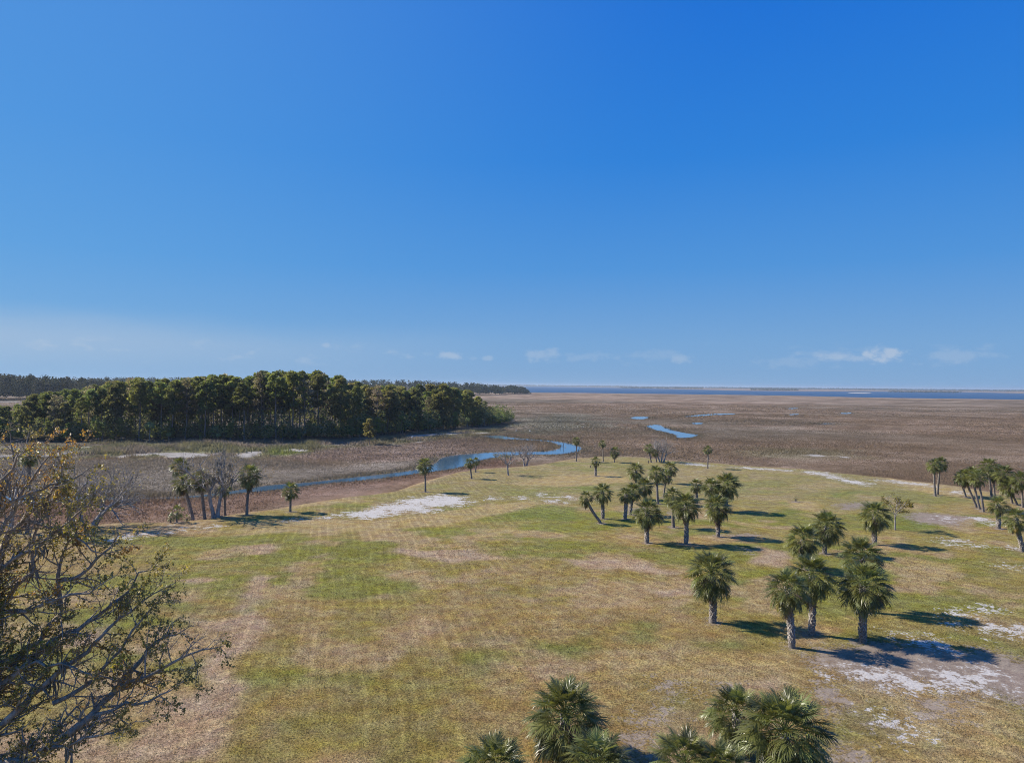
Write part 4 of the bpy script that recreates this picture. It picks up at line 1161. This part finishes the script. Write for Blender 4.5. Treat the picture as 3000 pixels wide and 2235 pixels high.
# --- the bare and half-bare trees of the lawn
def px_tree(bx, by, top_py, label, seed, lean=(0, 0), spread=1.0, bark=M_GREYBARK, leaves=0.0, leaf_cols=((0.2, 0.17, 0.05),), r0=0.3, trunk=0.28, nmain=5, moss=0, P=None, leaf_size=0.16, name='bare_tree', cat='tree', lmin_z=None, multi=1, levels=3, group=None):
    rs = np.random.RandomState(seed)
    b = at(bx, by, 0); z = lz(b.x, b.y)
    b = np.array(at(bx, by, z))
    H = float(atd(bx, top_py, b[1]).z) - z
    PP = dict(seg=6, wander=0.17, up=[0.06, 0.06, 0.03, 0.01], kids=[0, 5, 5, 4], first=[0.3, 0.2, 0.15, 0.1], angle=(25, 62), ratio=(0.42, 0.66), rmin=0.012, flat=0.8)
    PP.update(P or {})
    out = []
    for m_ in range(multi):
        d0 = norm(np.array([lean[0] + (m_ - (multi - 1) / 2) * 0.35, lean[1] + rs.normal() * 0.1, 1.0]))
        th = H * trunk * rs.uniform(0.85, 1.15)
        tp_ = [b + np.array([(m_ - (multi - 1) / 2) * 0.5, 0, -0.3])]
        for i in range(4):
            tp_.append(tp_[-1] + norm(d0 + rs.normal(size=3) * 0.08) * (th + 0.3) / 4)
        rr = np.array([1.4, 1.05, 0.95, 0.85, 0.75]) * r0
        out.append((np.array(tp_), rr, 0))
        for k in range(nmain):
            a = 2 * math.pi * k / nmain + rs.uniform(-0.5, 0.5)
            dd = norm(np.array([math.cos(a) * spread + lean[0] * 1.2, math.sin(a) * spread + lean[1], rs.uniform(0.6, 1.3)]))
            L = (H - th) * rs.uniform(0.85, 1.1) / max(0.55, dd[2] + 0.25)
            grow(rs, tp_[-1] if k else tp_[-2], dd, L * 0.85, r0 * rs.uniform(0.4, 0.6), 1, levels, out, PP)
    lp = lc = None
    if leaves > 0:
        lp = leaf_points(rs, out, levels, leaves, 0.10)
        g = vnoise(lp[:, [0, 2]], 0.7, seed, 3)
        lp = lp[g > 0.45]
        if lmin_z is not None:
            lp = lp[lp[:, 2] < z + lmin_z * H]
        cs = np.array(leaf_cols)
        pick = (vnoise(lp[:, [0, 2]], 0.6, seed + 1, 2) * len(cs) * 0.999 + rs.normal(size=len(lp)) * 0.25).clip(0, len(cs) - 1).astype(int)
        lc = cs[pick] * rs.uniform(0.6, 1.4, (len(lp), 1))
    ma = None
    if moss:
        an = np.array([p[i] for p, r_, lv in out if lv in (1, 2) for i in (2, len(p) // 2)])
        an = an[an[:, 2] > z + 0.3 * H]
        ma = an[rs.permutation(len(an))[:moss]]
    return build_tree(name, label, cat, tuple(b), out, bark, lp, lc, leaf_size, ma, group, rs)

OR_, YE_, OL_, BR_ = (0.34, 0.19, 0.05), (0.30, 0.25, 0.05), (0.12, 0.11, 0.035), (0.20, 0.13, 0.06)
px_tree(268, 1544, 1338, 'grey leaning bare tree with spreading limbs near the creek on the left', 11, lean=(0.55, 0), spread=0.95, r0=0.42, trunk=0.24, nmain=6, leaves=1.1, leaf_cols=(YE_, YE_, OL_), P=dict(up=[0.03, 0.025, 0.02, 0.02], kids=[0, 8, 7, 5], rmin=0.02))
px_tree(246, 1543, 1355, 'slimmer bare tree just left of the grey leaning one', 12, lean=(-0.25, 0), spread=0.8, r0=0.26, nmain=5, leaves=2.2, leaf_cols=(YE_, OL_, BR_))
px_tree(212, 1541, 1312, 'olive and yellow leaved tree behind the foreground oak twigs', 13, lean=(-0.1, 0), spread=0.8, r0=0.30, nmain=6, leaves=5.0, leaf_cols=(OL_, YE_, OR_), name='oak_tree')
px_tree(30, 1560, 1300, 'tall twiggy tree behind the foreground oak at the far left edge', 14, spread=0.6, r0=0.34, nmain=6, leaves=3.5, leaf_cols=(OL_, BR_, OR_), name='oak_tree')
px_tree(632, 1515, 1308, 'tall mossy tree with fine tan twigs among the creekside palms', 15, lean=(0.05, 0), spread=0.8, r0=0.28, trunk=0.42, nmain=7, leaves=7.0, leaf_cols=((0.26, 0.19, 0.10), (0.22, 0.17, 0.09)), moss=34, multi=2, leaf_size=0.13, P=dict(kids=[0, 6, 6, 4]))
px_tree(1490, 1392, 1296, 'small tree with yellow-green lower leaves beside the creek bend', 16, lean=(-0.12, 0), spread=1.0, r0=0.20, trunk=0.30, nmain=6, leaves=16.0, leaf_cols=((0.17, 0.15, 0.04), (0.13, 0.12, 0.035)), lmin_z=0.62, P=dict(kids=[0, 6, 6, 4]))
px_tree(1540, 1362, 1291, 'leafless grey tree at the marsh edge right of the yellow-green one', 17, spread=0.6, r0=0.22, trunk=0.25, nmain=6, multi=2, P=dict(kids=[0, 6, 6, 4]))
px_tree(1938, 1353, 1276, 'wide leafless grey tree above the back of the central grove', 18, spread=0.85, r0=0.20, trunk=0.30, nmain=6, multi=3, P=dict(kids=[0, 6, 6, 4]))
px_tree(2622, 1552, 1440, 'thin young tree with yellow-olive leaves beside the stout palm', 19, spread=0.55, r0=0.11, trunk=0.42, nmain=6, leaves=40.0, leaf_cols=((0.19, 0.155, 0.035), (0.13, 0.12, 0.03)), leaf_size=0.17, bark=M_GREYBARK, name='young_tree')
px_tree(3050, 1470, 1312, 'brownish oak top showing over palms at the right picture edge', 20, spread=0.8, r0=0.35, trunk=0.3, nmain=6, leaves=5.0, leaf_cols=(OL_, BR_), name='oak_tree')

# ------------------------------------------------------------------ the wooded point and woods beyond
def pine_variant(seed, kind):
    """unit tree 20 m tall: trunk mesh and crown mesh"""
    rs = np.random.RandomState(seed)
    H = 20.0
    mb = MB()
    k = 7
    wob = np.cumsum(rs.normal(size=(k + 1, 2)) * 0.16, 0)
    tp_ = np.column_stack([wob[:, 0], wob[:, 1], np.linspace(-0.6, H * 0.94, k + 1)])
    mb.tube(tp_, np.linspace(0.30, 0.06, k + 1), 5)
    def tz(z):
        return np.array([np.interp(z, tp_[:, 2], tp_[:, 0]), np.interp(z, tp_[:, 2], tp_[:, 1]), z])
    cl = []
    if kind == 'pine':
        z0 = 0.46; nb = 27; rmax = 3.0
    elif kind == 'pine_tall':
        z0 = 0.60; nb = 19; rmax = 2.6
    elif kind == 'oak':
        z0 = 0.30; nb = 34; rmax = 4.3
    elif kind == 'bare':
        z0 = 0.40; nb = 30; rmax = 3.4
    else:
        z0 = 0.20; nb = 26; rmax = 2.7
    for i in range(nb):
        u = (i + rs.uniform(0, 1)) / nb
        z = H * (z0 + (0.99 - z0) * u)
        prof = math.sin(math.pi * (0.16 + 0.80 * u)) ** 0.7
        a = i * 2.4 + rs.uniform(-0.5, 0.5)
        r_ = rmax * prof * rs.uniform(0.35, 1.0)
        c = tz(z * 0.99) + np.array([math.cos(a) * r_, math.sin(a) * r_, rs.uniform(-0.3, 0.7)])
        o = tz(max(z - r_ * 0.35, H * z0 * 0.9))
        mb.tube([o, (o + c) / 2 + np.array([0, 0, 0.1]), c], [0.07, 0.05, 0.02], 3)
        cl.append((c, rs.uniform(0.8, 1.5) * (1.15 if kind == 'oak' else 1.0)))
    for i in range(5):      # dead stubs on the bare trunk
        z = H * rs.uniform(0.25, z0); a = rs.uniform(0, 6.28); L = rs.uniform(0.5, 1.6)
        o = tz(z)
        mb.tube([o, o + np.array([math.cos(a) * L, math.sin(a) * L, L * 0.25])], [0.05, 0.015], 3)
    tm = mb.mesh('trunk', M_PINEBARK, col=False)
    P, C = [], []
    for c, s_ in cl:
        n = int((80 if kind != 'bare' else 26) * s_ ** 1.5)
        q = rs.normal(size=(n, 3)); q /= np.linalg.norm(q, axis=1)[:, None]
        q *= (rs.uniform(0.35, 1.0, (n, 1))) ** 0.5 * np.array([1.0, 1.0, 0.62]) * s_
        P.append(c + q)
        g = rs.uniform(0.8, 1.2)
        base = np.array([0.072, 0.080, 0.026]) if kind.startswith('pine') else (np.array([0.082, 0.078, 0.032]) if kind == 'oak' else np.array([0.095, 0.080, 0.062]) if kind == 'bare' else np.array([0.105, 0.112, 0.032]))
        C.append(base * g * rs.uniform(0.7, 1.3, (n, 1)))
    P = np.concatenate(P); C = np.concatenate(C)
    V, T = tris_at(rs, P, 0.46 if kind != 'oak' else 0.5, 0.25)
    cm = mesh_np('crown', V, T, M_PINELEAF, np.repeat(C, 3, 0))
    return tm, cm

VAR = {k: [pine_variant(500 + 7 * i + len(k), k) for i in range(n)] for k, n in (('pine', 4), ('pine_tall', 3), ('oak', 3), ('bare', 2), ('young', 2))}

def std_tree(kind, x, y, z, h, rn, label, cat, group, name):
    root = tag(empty(name, (x, y, z)), label, cat, group)
    tm, cm = rn.choice(VAR[kind])
    s_ = h / 20.0
    root.rotation_euler = (rn.uniform(-0.04, 0.04), rn.uniform(-0.04, 0.04), rn.uniform(0, 6.28))
    wsc = s_ * rn.uniform(0.85, 1.15) if s_ > 0.75 else s_ ** 0.7 * rn.uniform(0.9, 1.1)
    root.scale = (wsc, wsc, s_)
    put('trunk', tm, root)
    put('crown', cm, root)
    return root

PROF = np.array([(-420, 1188), (0, 1188), (40, 1188), (80, 1172), (91, 1159), (134, 1148), (181, 1144), (232, 1139), (272, 1128), (327, 1116), (400, 1112), (472, 1115), (545, 1110), (617, 1101), (653, 1097), (708, 1106),
                 (762, 1093), (810, 1088), (852, 1084), (892, 1088), (940, 1092), (990, 1095), (1016, 1117), (1045, 1115), (1075, 1128), (1092, 1133), (1130, 1128), (1190, 1122), (1245, 1126), (1300, 1126), (1324, 1137), (1350, 1133),
                 (1390, 1155), (1408, 1162), (1426, 1188), (1455, 1202), (1487, 1226)])
rn = random.Random(42); rq = np.random.RandomState(42)
GP = 'trees of the wooded point across the creek'
PL = {'pine': ('pine_tree', 'pine with bare trunk and rounded green crown in the wood across the creek', 'pine tree'),
      'pine_tall': ('pine_tree', 'slender tall pine with small high crown in the wood across the creek', 'pine tree'),
      'bare': ('bare_tree', 'grey-brown nearly leafless tree among the pines across the creek', 'tree'),
      'oak': ('broadleaf_tree', 'dark dense broadleaf tree filling the wood across the creek', 'tree')}
placed = []
def free(x, y, dmin):
    for a_, b_ in placed:
        if (a_ - x) ** 2 + (b_ - y) ** 2 < dmin * dmin: return False
    return True
lo = FOREST.min(0); hi = FOREST.max(0)
tries = 0
while len(placed) < 292 and tries < 60000:
    tries += 1
    x = rn.uniform(lo[0], hi[0]); y = rn.uniform(lo[1], hi[1])
    q = np.array([[x, y]])
    s_ = float(sdist(q, FOREST)[0])
    if s_ > -2.5: continue
    fr = y - np.interp(x, _front[:, 0], _front[:, 1])
    if fr > 25 and rn.random() < 0.55: continue        # most of them where they can be seen
    px = float(px_of(np.array([x]), np.array([y]), np.array([10.0]))[0][0])
    if px < -260 or px > 1500: continue
    if not free(x, y, 3.4): continue
    top = np.interp(px, PROF[:, 0], PROF[:, 1]) + rn.uniform(0, 1) ** 2.2 * 38 - 3
    h = CAMH - y * (top - hor(px)) / F
    h = max(5.0, min(27.5, h)) 
    kind = rn.choices(['pine', 'pine_tall', 'oak'], [0.56, 0.26, 0.18] if px < 1000 else [0.48, 0.07, 0.45])[0]
    if 1000 < px < 1110 and rn.random() < 0.7: kind = 'oak'
    if rn.random() < 0.10: kind = 'bare'
    placed.append((x, y))
    nm, lab, cat = PL[kind]
    std_tree(kind, x, y, -0.3, h, rn, lab, cat, GP, nm)

# lower growth along the edge of the wood
for i in range(150):
    u = rn.random()
    k = rn.uniform(0, 1)
    j = rn.uniform(1, len(_front) - 1.01); j0 = int(j); f_ = j - j0
    p = _front[j0] * (1 - f_) + _front[j0 + 1] * f_
    d = rn.uniform(-1.0, 11.0)
    x, y = p[0] + rn.uniform(-2, 2), p[1] + d
    px = float(px_of(np.array([x]), np.array([y]), np.array([1.0]))[0][0])
    if px < -150: continue
    h = rn.uniform(2.2, 8.0) if px < 1430 else rn.uniform(2, 4.0)
    std_tree('young', x, y, -0.7, h, rn, 'leafy evergreen bush in the thicket edging the wood across the creek', 'bush', 'bushes edging the wood', 'evergreen_bush')
FILL = []
frn = random.Random(3)
while len(FILL) < 420:
    x = frn.uniform(lo[0], hi[0]); y = frn.uniform(lo[1], hi[1])
    if float(sdist(np.array([[x, y]]), FOREST)[0]) > -4: continue
    if y - np.interp(x, _front[:, 0], _front[:, 1]) < 16: continue
    px = float(px_of(np.array([x]), np.array([y]), np.array([10.0]))[0][0])
    top = np.interp(px, PROF[:, 0], PROF[:, 1]) + 6 + frn.random() * 40
    h = max(3.0, min(26, CAMH - y * (top - hor(px)) / F))
    FILL.append((x, y, -0.4, h, frn.uniform(2.6, 4.0)))
for i in range(620):        # thicket below
    j = frn.uniform(0.3, len(_front) - 1.01); j0 = int(j); f_ = j - j0
    p = _front[j0] * (1 - f_) + _front[j0 + 1] * f_
    FILL.append((p[0] + frn.uniform(-3, 3), p[1] + frn.uniform(1.5, 20), -0.4, frn.uniform(2.5, 5) + 8 * frn.random() ** 2.5, frn.uniform(1.8, 3.0)))
# cabbage palms mixed into the wood's edge, far off: crown and trunk only
def far_palm_meshes(seed):
    rn_ = random.Random(seed); mb = MB()
    mb.tube([(0, 0, -0.5), (0.1, 0, 2.5), (0.05, 0, 5)], [0.22, 0.2, 0.18], 5)
    tm = mb.mesh('trunk', M_PTRUNK, col=False)
    rs_ = np.random.RandomState(seed)
    n = 420
    q = rs_.normal(size=(n, 3)); q /= np.linalg.norm(q, axis=1)[:, None]
    q = q * rs_.uniform(0.5, 1, (n, 1)) * np.array([1.75, 1.75, 1.5]) + np.array([0, 0, 5.1])
    V, T = tris_at(rs_, q, 0.5, 0.1, 0.5)
    C = np.array([0.13, 0.145, 0.075]) * rs_.uniform(0.6, 1.4, (n, 1))
    return tm, mesh_np('crown', V, T, M_PINELEAF, np.repeat(C, 3, 0))
FPM = [far_palm_meshes(1), far_palm_meshes(2)]
for (px, py, hh) in [(300, 1240, 8), (285, 1262, 5), (440, 1252, 7), (368, 1288, 3.5), (495, 1290, 3.5), (775, 1287, 3.0), (1300, 1215, 9), (1262, 1252, 5), (1275, 1248, 4.5), (1370, 1243, 4.6), (1420, 1200, 8), (1445, 1232, 5), (1460, 1238, 4.2), (1180, 1196, 9.5), (640, 1292, 3.2), (880, 1288, 3.5)]:
    j = np.interp(px, [p[0] for p in FOREST_FRONT_PX], np.arange(len(_front)))
    j0 = min(int(j), len(_front) - 2)
    p = _front[j0] * (1 - (j - j0)) + _front[j0 + 1] * (j - j0)
    y = p[1] + rn.uniform(-0.5, 3.5); x = float(atd(px, 1200, y).x)
    root = tag(empty('palm_tree', (x, y, -0.6)), 'small cabbage palm at the edge of the wood across the creek', 'palm tree', 'palms at the edge of the wood')
    root.scale = (1.0, 1.0, 1.0) if hh > 4 else (0.9, 0.9, 0.8)
    root.scale = tuple(v * (hh / 6.5 if hh < 6.5 else 1.0) for v in root.scale)
    root.rotation_euler[2] = rn.uniform(0, 6)
    tm, cm = rn.choice(FPM)
    put('trunk', tm, root); put('crown', cm, root)
# dark round tree standing out in front of the wood
b_ = at(1083, 1303, MZ)
std_tree('oak', b_.x, b_.y, MZ, 9.0, rn, 'small dark tree standing alone in the marsh before the wood', 'tree', None, 'broadleaf_tree')

def woods(name, label, trees, tri, per, seed, cols, mat=None):
    """far-off wood as one mass: each crown a cloud of leaf clumps on a trunk. trees: x, y, z, h, r"""
    rs = np.random.RandomState(seed)
    T_ = np.array(trees)
    n = len(T_)
    q = rs.normal(size=(n, per, 3)); q /= np.linalg.norm(q, axis=2)[:, :, None]
    q *= rs.uniform(0.4, 1.0, (n, per, 1)) ** 0.5
    q[:, :, 2] *= 1.0
    c = T_[:, None, :3] + np.array([0, 0, 1.0]) * (T_[:, 3] * 0.56)[:, None, None]
    P = c + q * np.stack([T_[:, 4], T_[:, 4], T_[:, 3] * 0.44], 1)[:, None, :]
    col = np.array(cols)[rs.randint(0, len(cols), n)][:, None, :] * rs.uniform(0.7, 1.3, (n, per, 1)) * rs.uniform(0.8, 1.2, (n, 1, 1))
    V, T = tris_at(rs, P.reshape(-1, 3), np.repeat(tri * T_[:, 4], per), 0.2)
    return tag(put(name, mesh_np(name, V, T, mat or M_DISTLEAF, np.repeat(col.reshape(-1, 3), 3, 0))), label, 'woods', kind='stuff')

woods('inner_wood', 'dense inner trees and thicket filling the wood across the creek', FILL, 0.17, 130, 8, [(0.078, 0.084, 0.034), (0.092, 0.088, 0.042), (0.080, 0.094, 0.034), (0.10, 0.09, 0.055)], M_FARLEAF)
rn = random.Random(9)
FG = [(0.038, 0.045, 0.024), (0.043, 0.048, 0.026), (0.048, 0.047, 0.029)]
def band(px0, px1, y0, y1, n, hfun, rr, z=-0.6):
    L = []
    for _ in range(n):
        px = rn.uniform(px0, px1); Y = y0(px) + rn.random() * (y1(px) - y0(px))
        x = float(atd(px, 1120, Y).x)
        h = hfun(px, Y)
        if h <= 2: continue
        L.append((x, Y, z, h, rr * rn.uniform(0.75, 1.25) * min(1.0, h / 14)))
    return L
prof2 = np.array([(-700, 1090), (0, 1093), (91, 1092), (152, 1097), (254, 1104), (340, 1110), (420, 1125), (500, 1140)])
tl = band(-500, 470, lambda p: 690, lambda p: 820, 420, lambda p, Y: (CAMH - Y * (np.interp(p, prof2[:, 0], prof2[:, 1]) + rn.random() ** 1.5 * 26 - hor(p)) / F), 4.4)
woods('far_wood', 'dark wood behind the brown marsh at the far left', tl, 0.30, 170, 1, [(0.040, 0.042, 0.026), (0.046, 0.046, 0.029), (0.054, 0.046, 0.034)])
prof3 = np.array([(-700, 1100), (254, 1104), (327, 1101), (508, 1103), (620, 1105), (730, 1107), (1020, 1110), (1130, 1109), (1250, 1112), (1330, 1117), (1400, 1119), (1440, 1121), (1462, 1127), (1470, 1134), (1476, 1150)])
tl = band(-600, 1472, lambda p: 1360 if p < 1400 else 1420, lambda p: 1620 if p < 1400 else 1500, 1500, lambda p, Y: (CAMH - Y * (np.interp(p, prof3[:, 0], prof3[:, 1]) + rn.random() ** 1.5 * 16 - hor(p)) / F), 5.5)
woods('distant_wood', 'long distant wood showing behind the wooded point', tl, 0.36, 64, 2, FG)
prof4 = np.array([(1455, 1140), (1470, 1131), (1500, 1126), (1530, 1131), (1548, 1141), (1556, 1149)])
tl = band(1456, 1556, lambda p: 1560, lambda p: 1700, 140, lambda p, Y: (CAMH - Y * (np.interp(p, prof4[:, 0], prof4[:, 1]) + rn.random() ** 1.5 * 12 - hor(p)) / F), 6.0)
woods('distant_wood', 'rounded tip of the distant wood meeting the bay', tl, 0.36, 70, 3, FG)
# far shore
tl = band(1300, 3700, lambda p: np.interp(p, [1500, 1850, 2200, 3000], [10200, 9800, 7600, 6800]), lambda p: np.interp(p, [1500, 1850, 2200, 3000], [10800, 10400, 8400, 7800]), 2600,
          lambda p, Y: rn.uniform(13, 20) + (5 if p < 1850 else 0), 16.0, -1.5)
woods('far_shore_wood', 'thin dark line of woods on the far shore of the bay', tl, 0.30, 26, 4, [(0.050, 0.056, 0.036)])
for a_, b2, Y0, Y1, lab in [(2200, 2338, 4500, 5100, 'low dark wooded island across the bay, left one'), (2602, 2816, 3600, 4100, 'low dark wooded island across the bay, right one'), (1820, 2060, 5600, 6200, 'faint low island of trees on the far marsh, leftmost')]:
    tl = band(a_, b2, lambda p: Y0, lambda p: Y1, 220, lambda p, Y: rn.uniform(7, 12) * (Y / 4500), 9.0, -1.5)
    woods('island_wood', lab, tl, 0.3, 26, 5 + a_, [(0.046, 0.052, 0.032)])

# ------------------------------------------------------------------ small things: egrets, posts
M_FEATHER = plain_mat('white_feathers', (0.80, 0.80, 0.78), 0.8, 20, 0.05)
M_WOOD = plain_mat('weathered_wood', (0.12, 0.10, 0.085), 0.9, 12, 0.4)
def egret(px, py, rot, label):
    b = at(px, py, MZ)
    root = tag(empty('egret', (b.x, b.y, MZ)), label, 'bird', 'egrets in the marsh')
    root.rotation_euler[2] = rot
    mb = MB()
    mb.tube([(-0.42, 0, 0.86), (-0.25, 0, 0.92), (0.0, 0, 0.98), (0.2, 0, 1.0), (0.30, 0, 1.10), (0.28, 0, 1.25), (0.20, 0, 1.40), (0.26, 0, 1.50), (0.36, 0, 1.49)], [0.02, 0.10, 0.16, 0.12, 0.055, 0.04, 0.04, 0.05, 0.02], 8)
    put('body', mb.mesh('body', M_FEATHER, smooth=True, col=False), root)
    mb = MB(); mb.tube([(0.35, 0, 1.49), (0.50, 0, 1.46)], [0.018, 0.003], 4)
    put('beak', mb.mesh('beak', M_FROND_Y, col=False), root)
    for s_ in (-1, 1):
        mb = MB(); mb.tube([(0, 0.05 * s_, 0.9), (0.03, 0.05 * s_, 0.45), (0, 0.05 * s_, 0)], [0.018, 0.014, 0.014], 4)
        put('leg', mb.mesh('leg', M_WOOD, col=False), root)
egret(1512, 1268, 0.4, 'left of two white egrets standing in the marsh grass')
egret(1553, 1269, 2.6, 'right of two white egrets standing in the marsh grass')
egret(1207, 1288, 1.2, 'white egret by the small sand spot below the wooded point')
def post(px, py, h, r_, z, label, lean=0.05):
    b = at(px, py, z)
    root = tag(empty('post', (b.x, b.y, z)), label, 'post')
    mb = MB(); mb.tube([(0, 0, -0.4), (lean * 0.5 * h, 0, h * 0.5), (lean * h, 0, h)], [r_, r_ * 0.95, r_ * 0.85], 8)
    put('shaft', mb.mesh('shaft', M_WOOD, col=False), root)
    mb = MB(); mb.tube([(lean * h, 0, h), (lean * h, 0, h + r_ * 0.5), (lean * h, 0, h + r_ * 0.7)], [r_ * 0.85, r_ * 0.6, 0.002], 8)
    put('top', mb.mesh('top', M_WOOD, col=False), root)
post(1650, 1312, 1.5, 0.10, MZ, 'old wooden post standing in the creek meander')
post(1641, 1314, 0.9, 0.09, MZ, 'broken shorter post left of the taller one in the creek')
post(1900, 1357, 0.7, 0.12, 0.0, 'small dark stake behind the grove near the marsh edge', 0.0)
post(1730, 1371, 0.6, 0.10, 0.0, 'small dark stake left of the pale-trunked palm on the lawn', 0.0)

# ------------------------------------------------------------------ the air
m, t = new_mat('haze')
pv = t.n('ShaderNodeVolumePrincipled', None, Color=(0.74, 0.86, 1.0, 1), Density=0.00008, Anisotropy=0.2)
t.n('ShaderNodeOutputMaterial', None, Volume=pv.outputs[0])
B = FAR + 300
x0, x1, y0, y1, z0, z1 = -B, B, -3000, B, -4.0, 36.0
V = [(x, y, z) for z in (z0, z1) for y in (y0, y1) for x in (x0, x1)]
me = mesh_np('haze', V, np.array([(0, 2, 3, 1), (4, 5, 7, 6), (0, 1, 5, 4), (2, 6, 7, 3), (0, 4, 6, 2), (1, 3, 7, 5)]), m)
tag(put('haze', me), 'thin bluish air over the whole place', 'haze', kind='stuff')
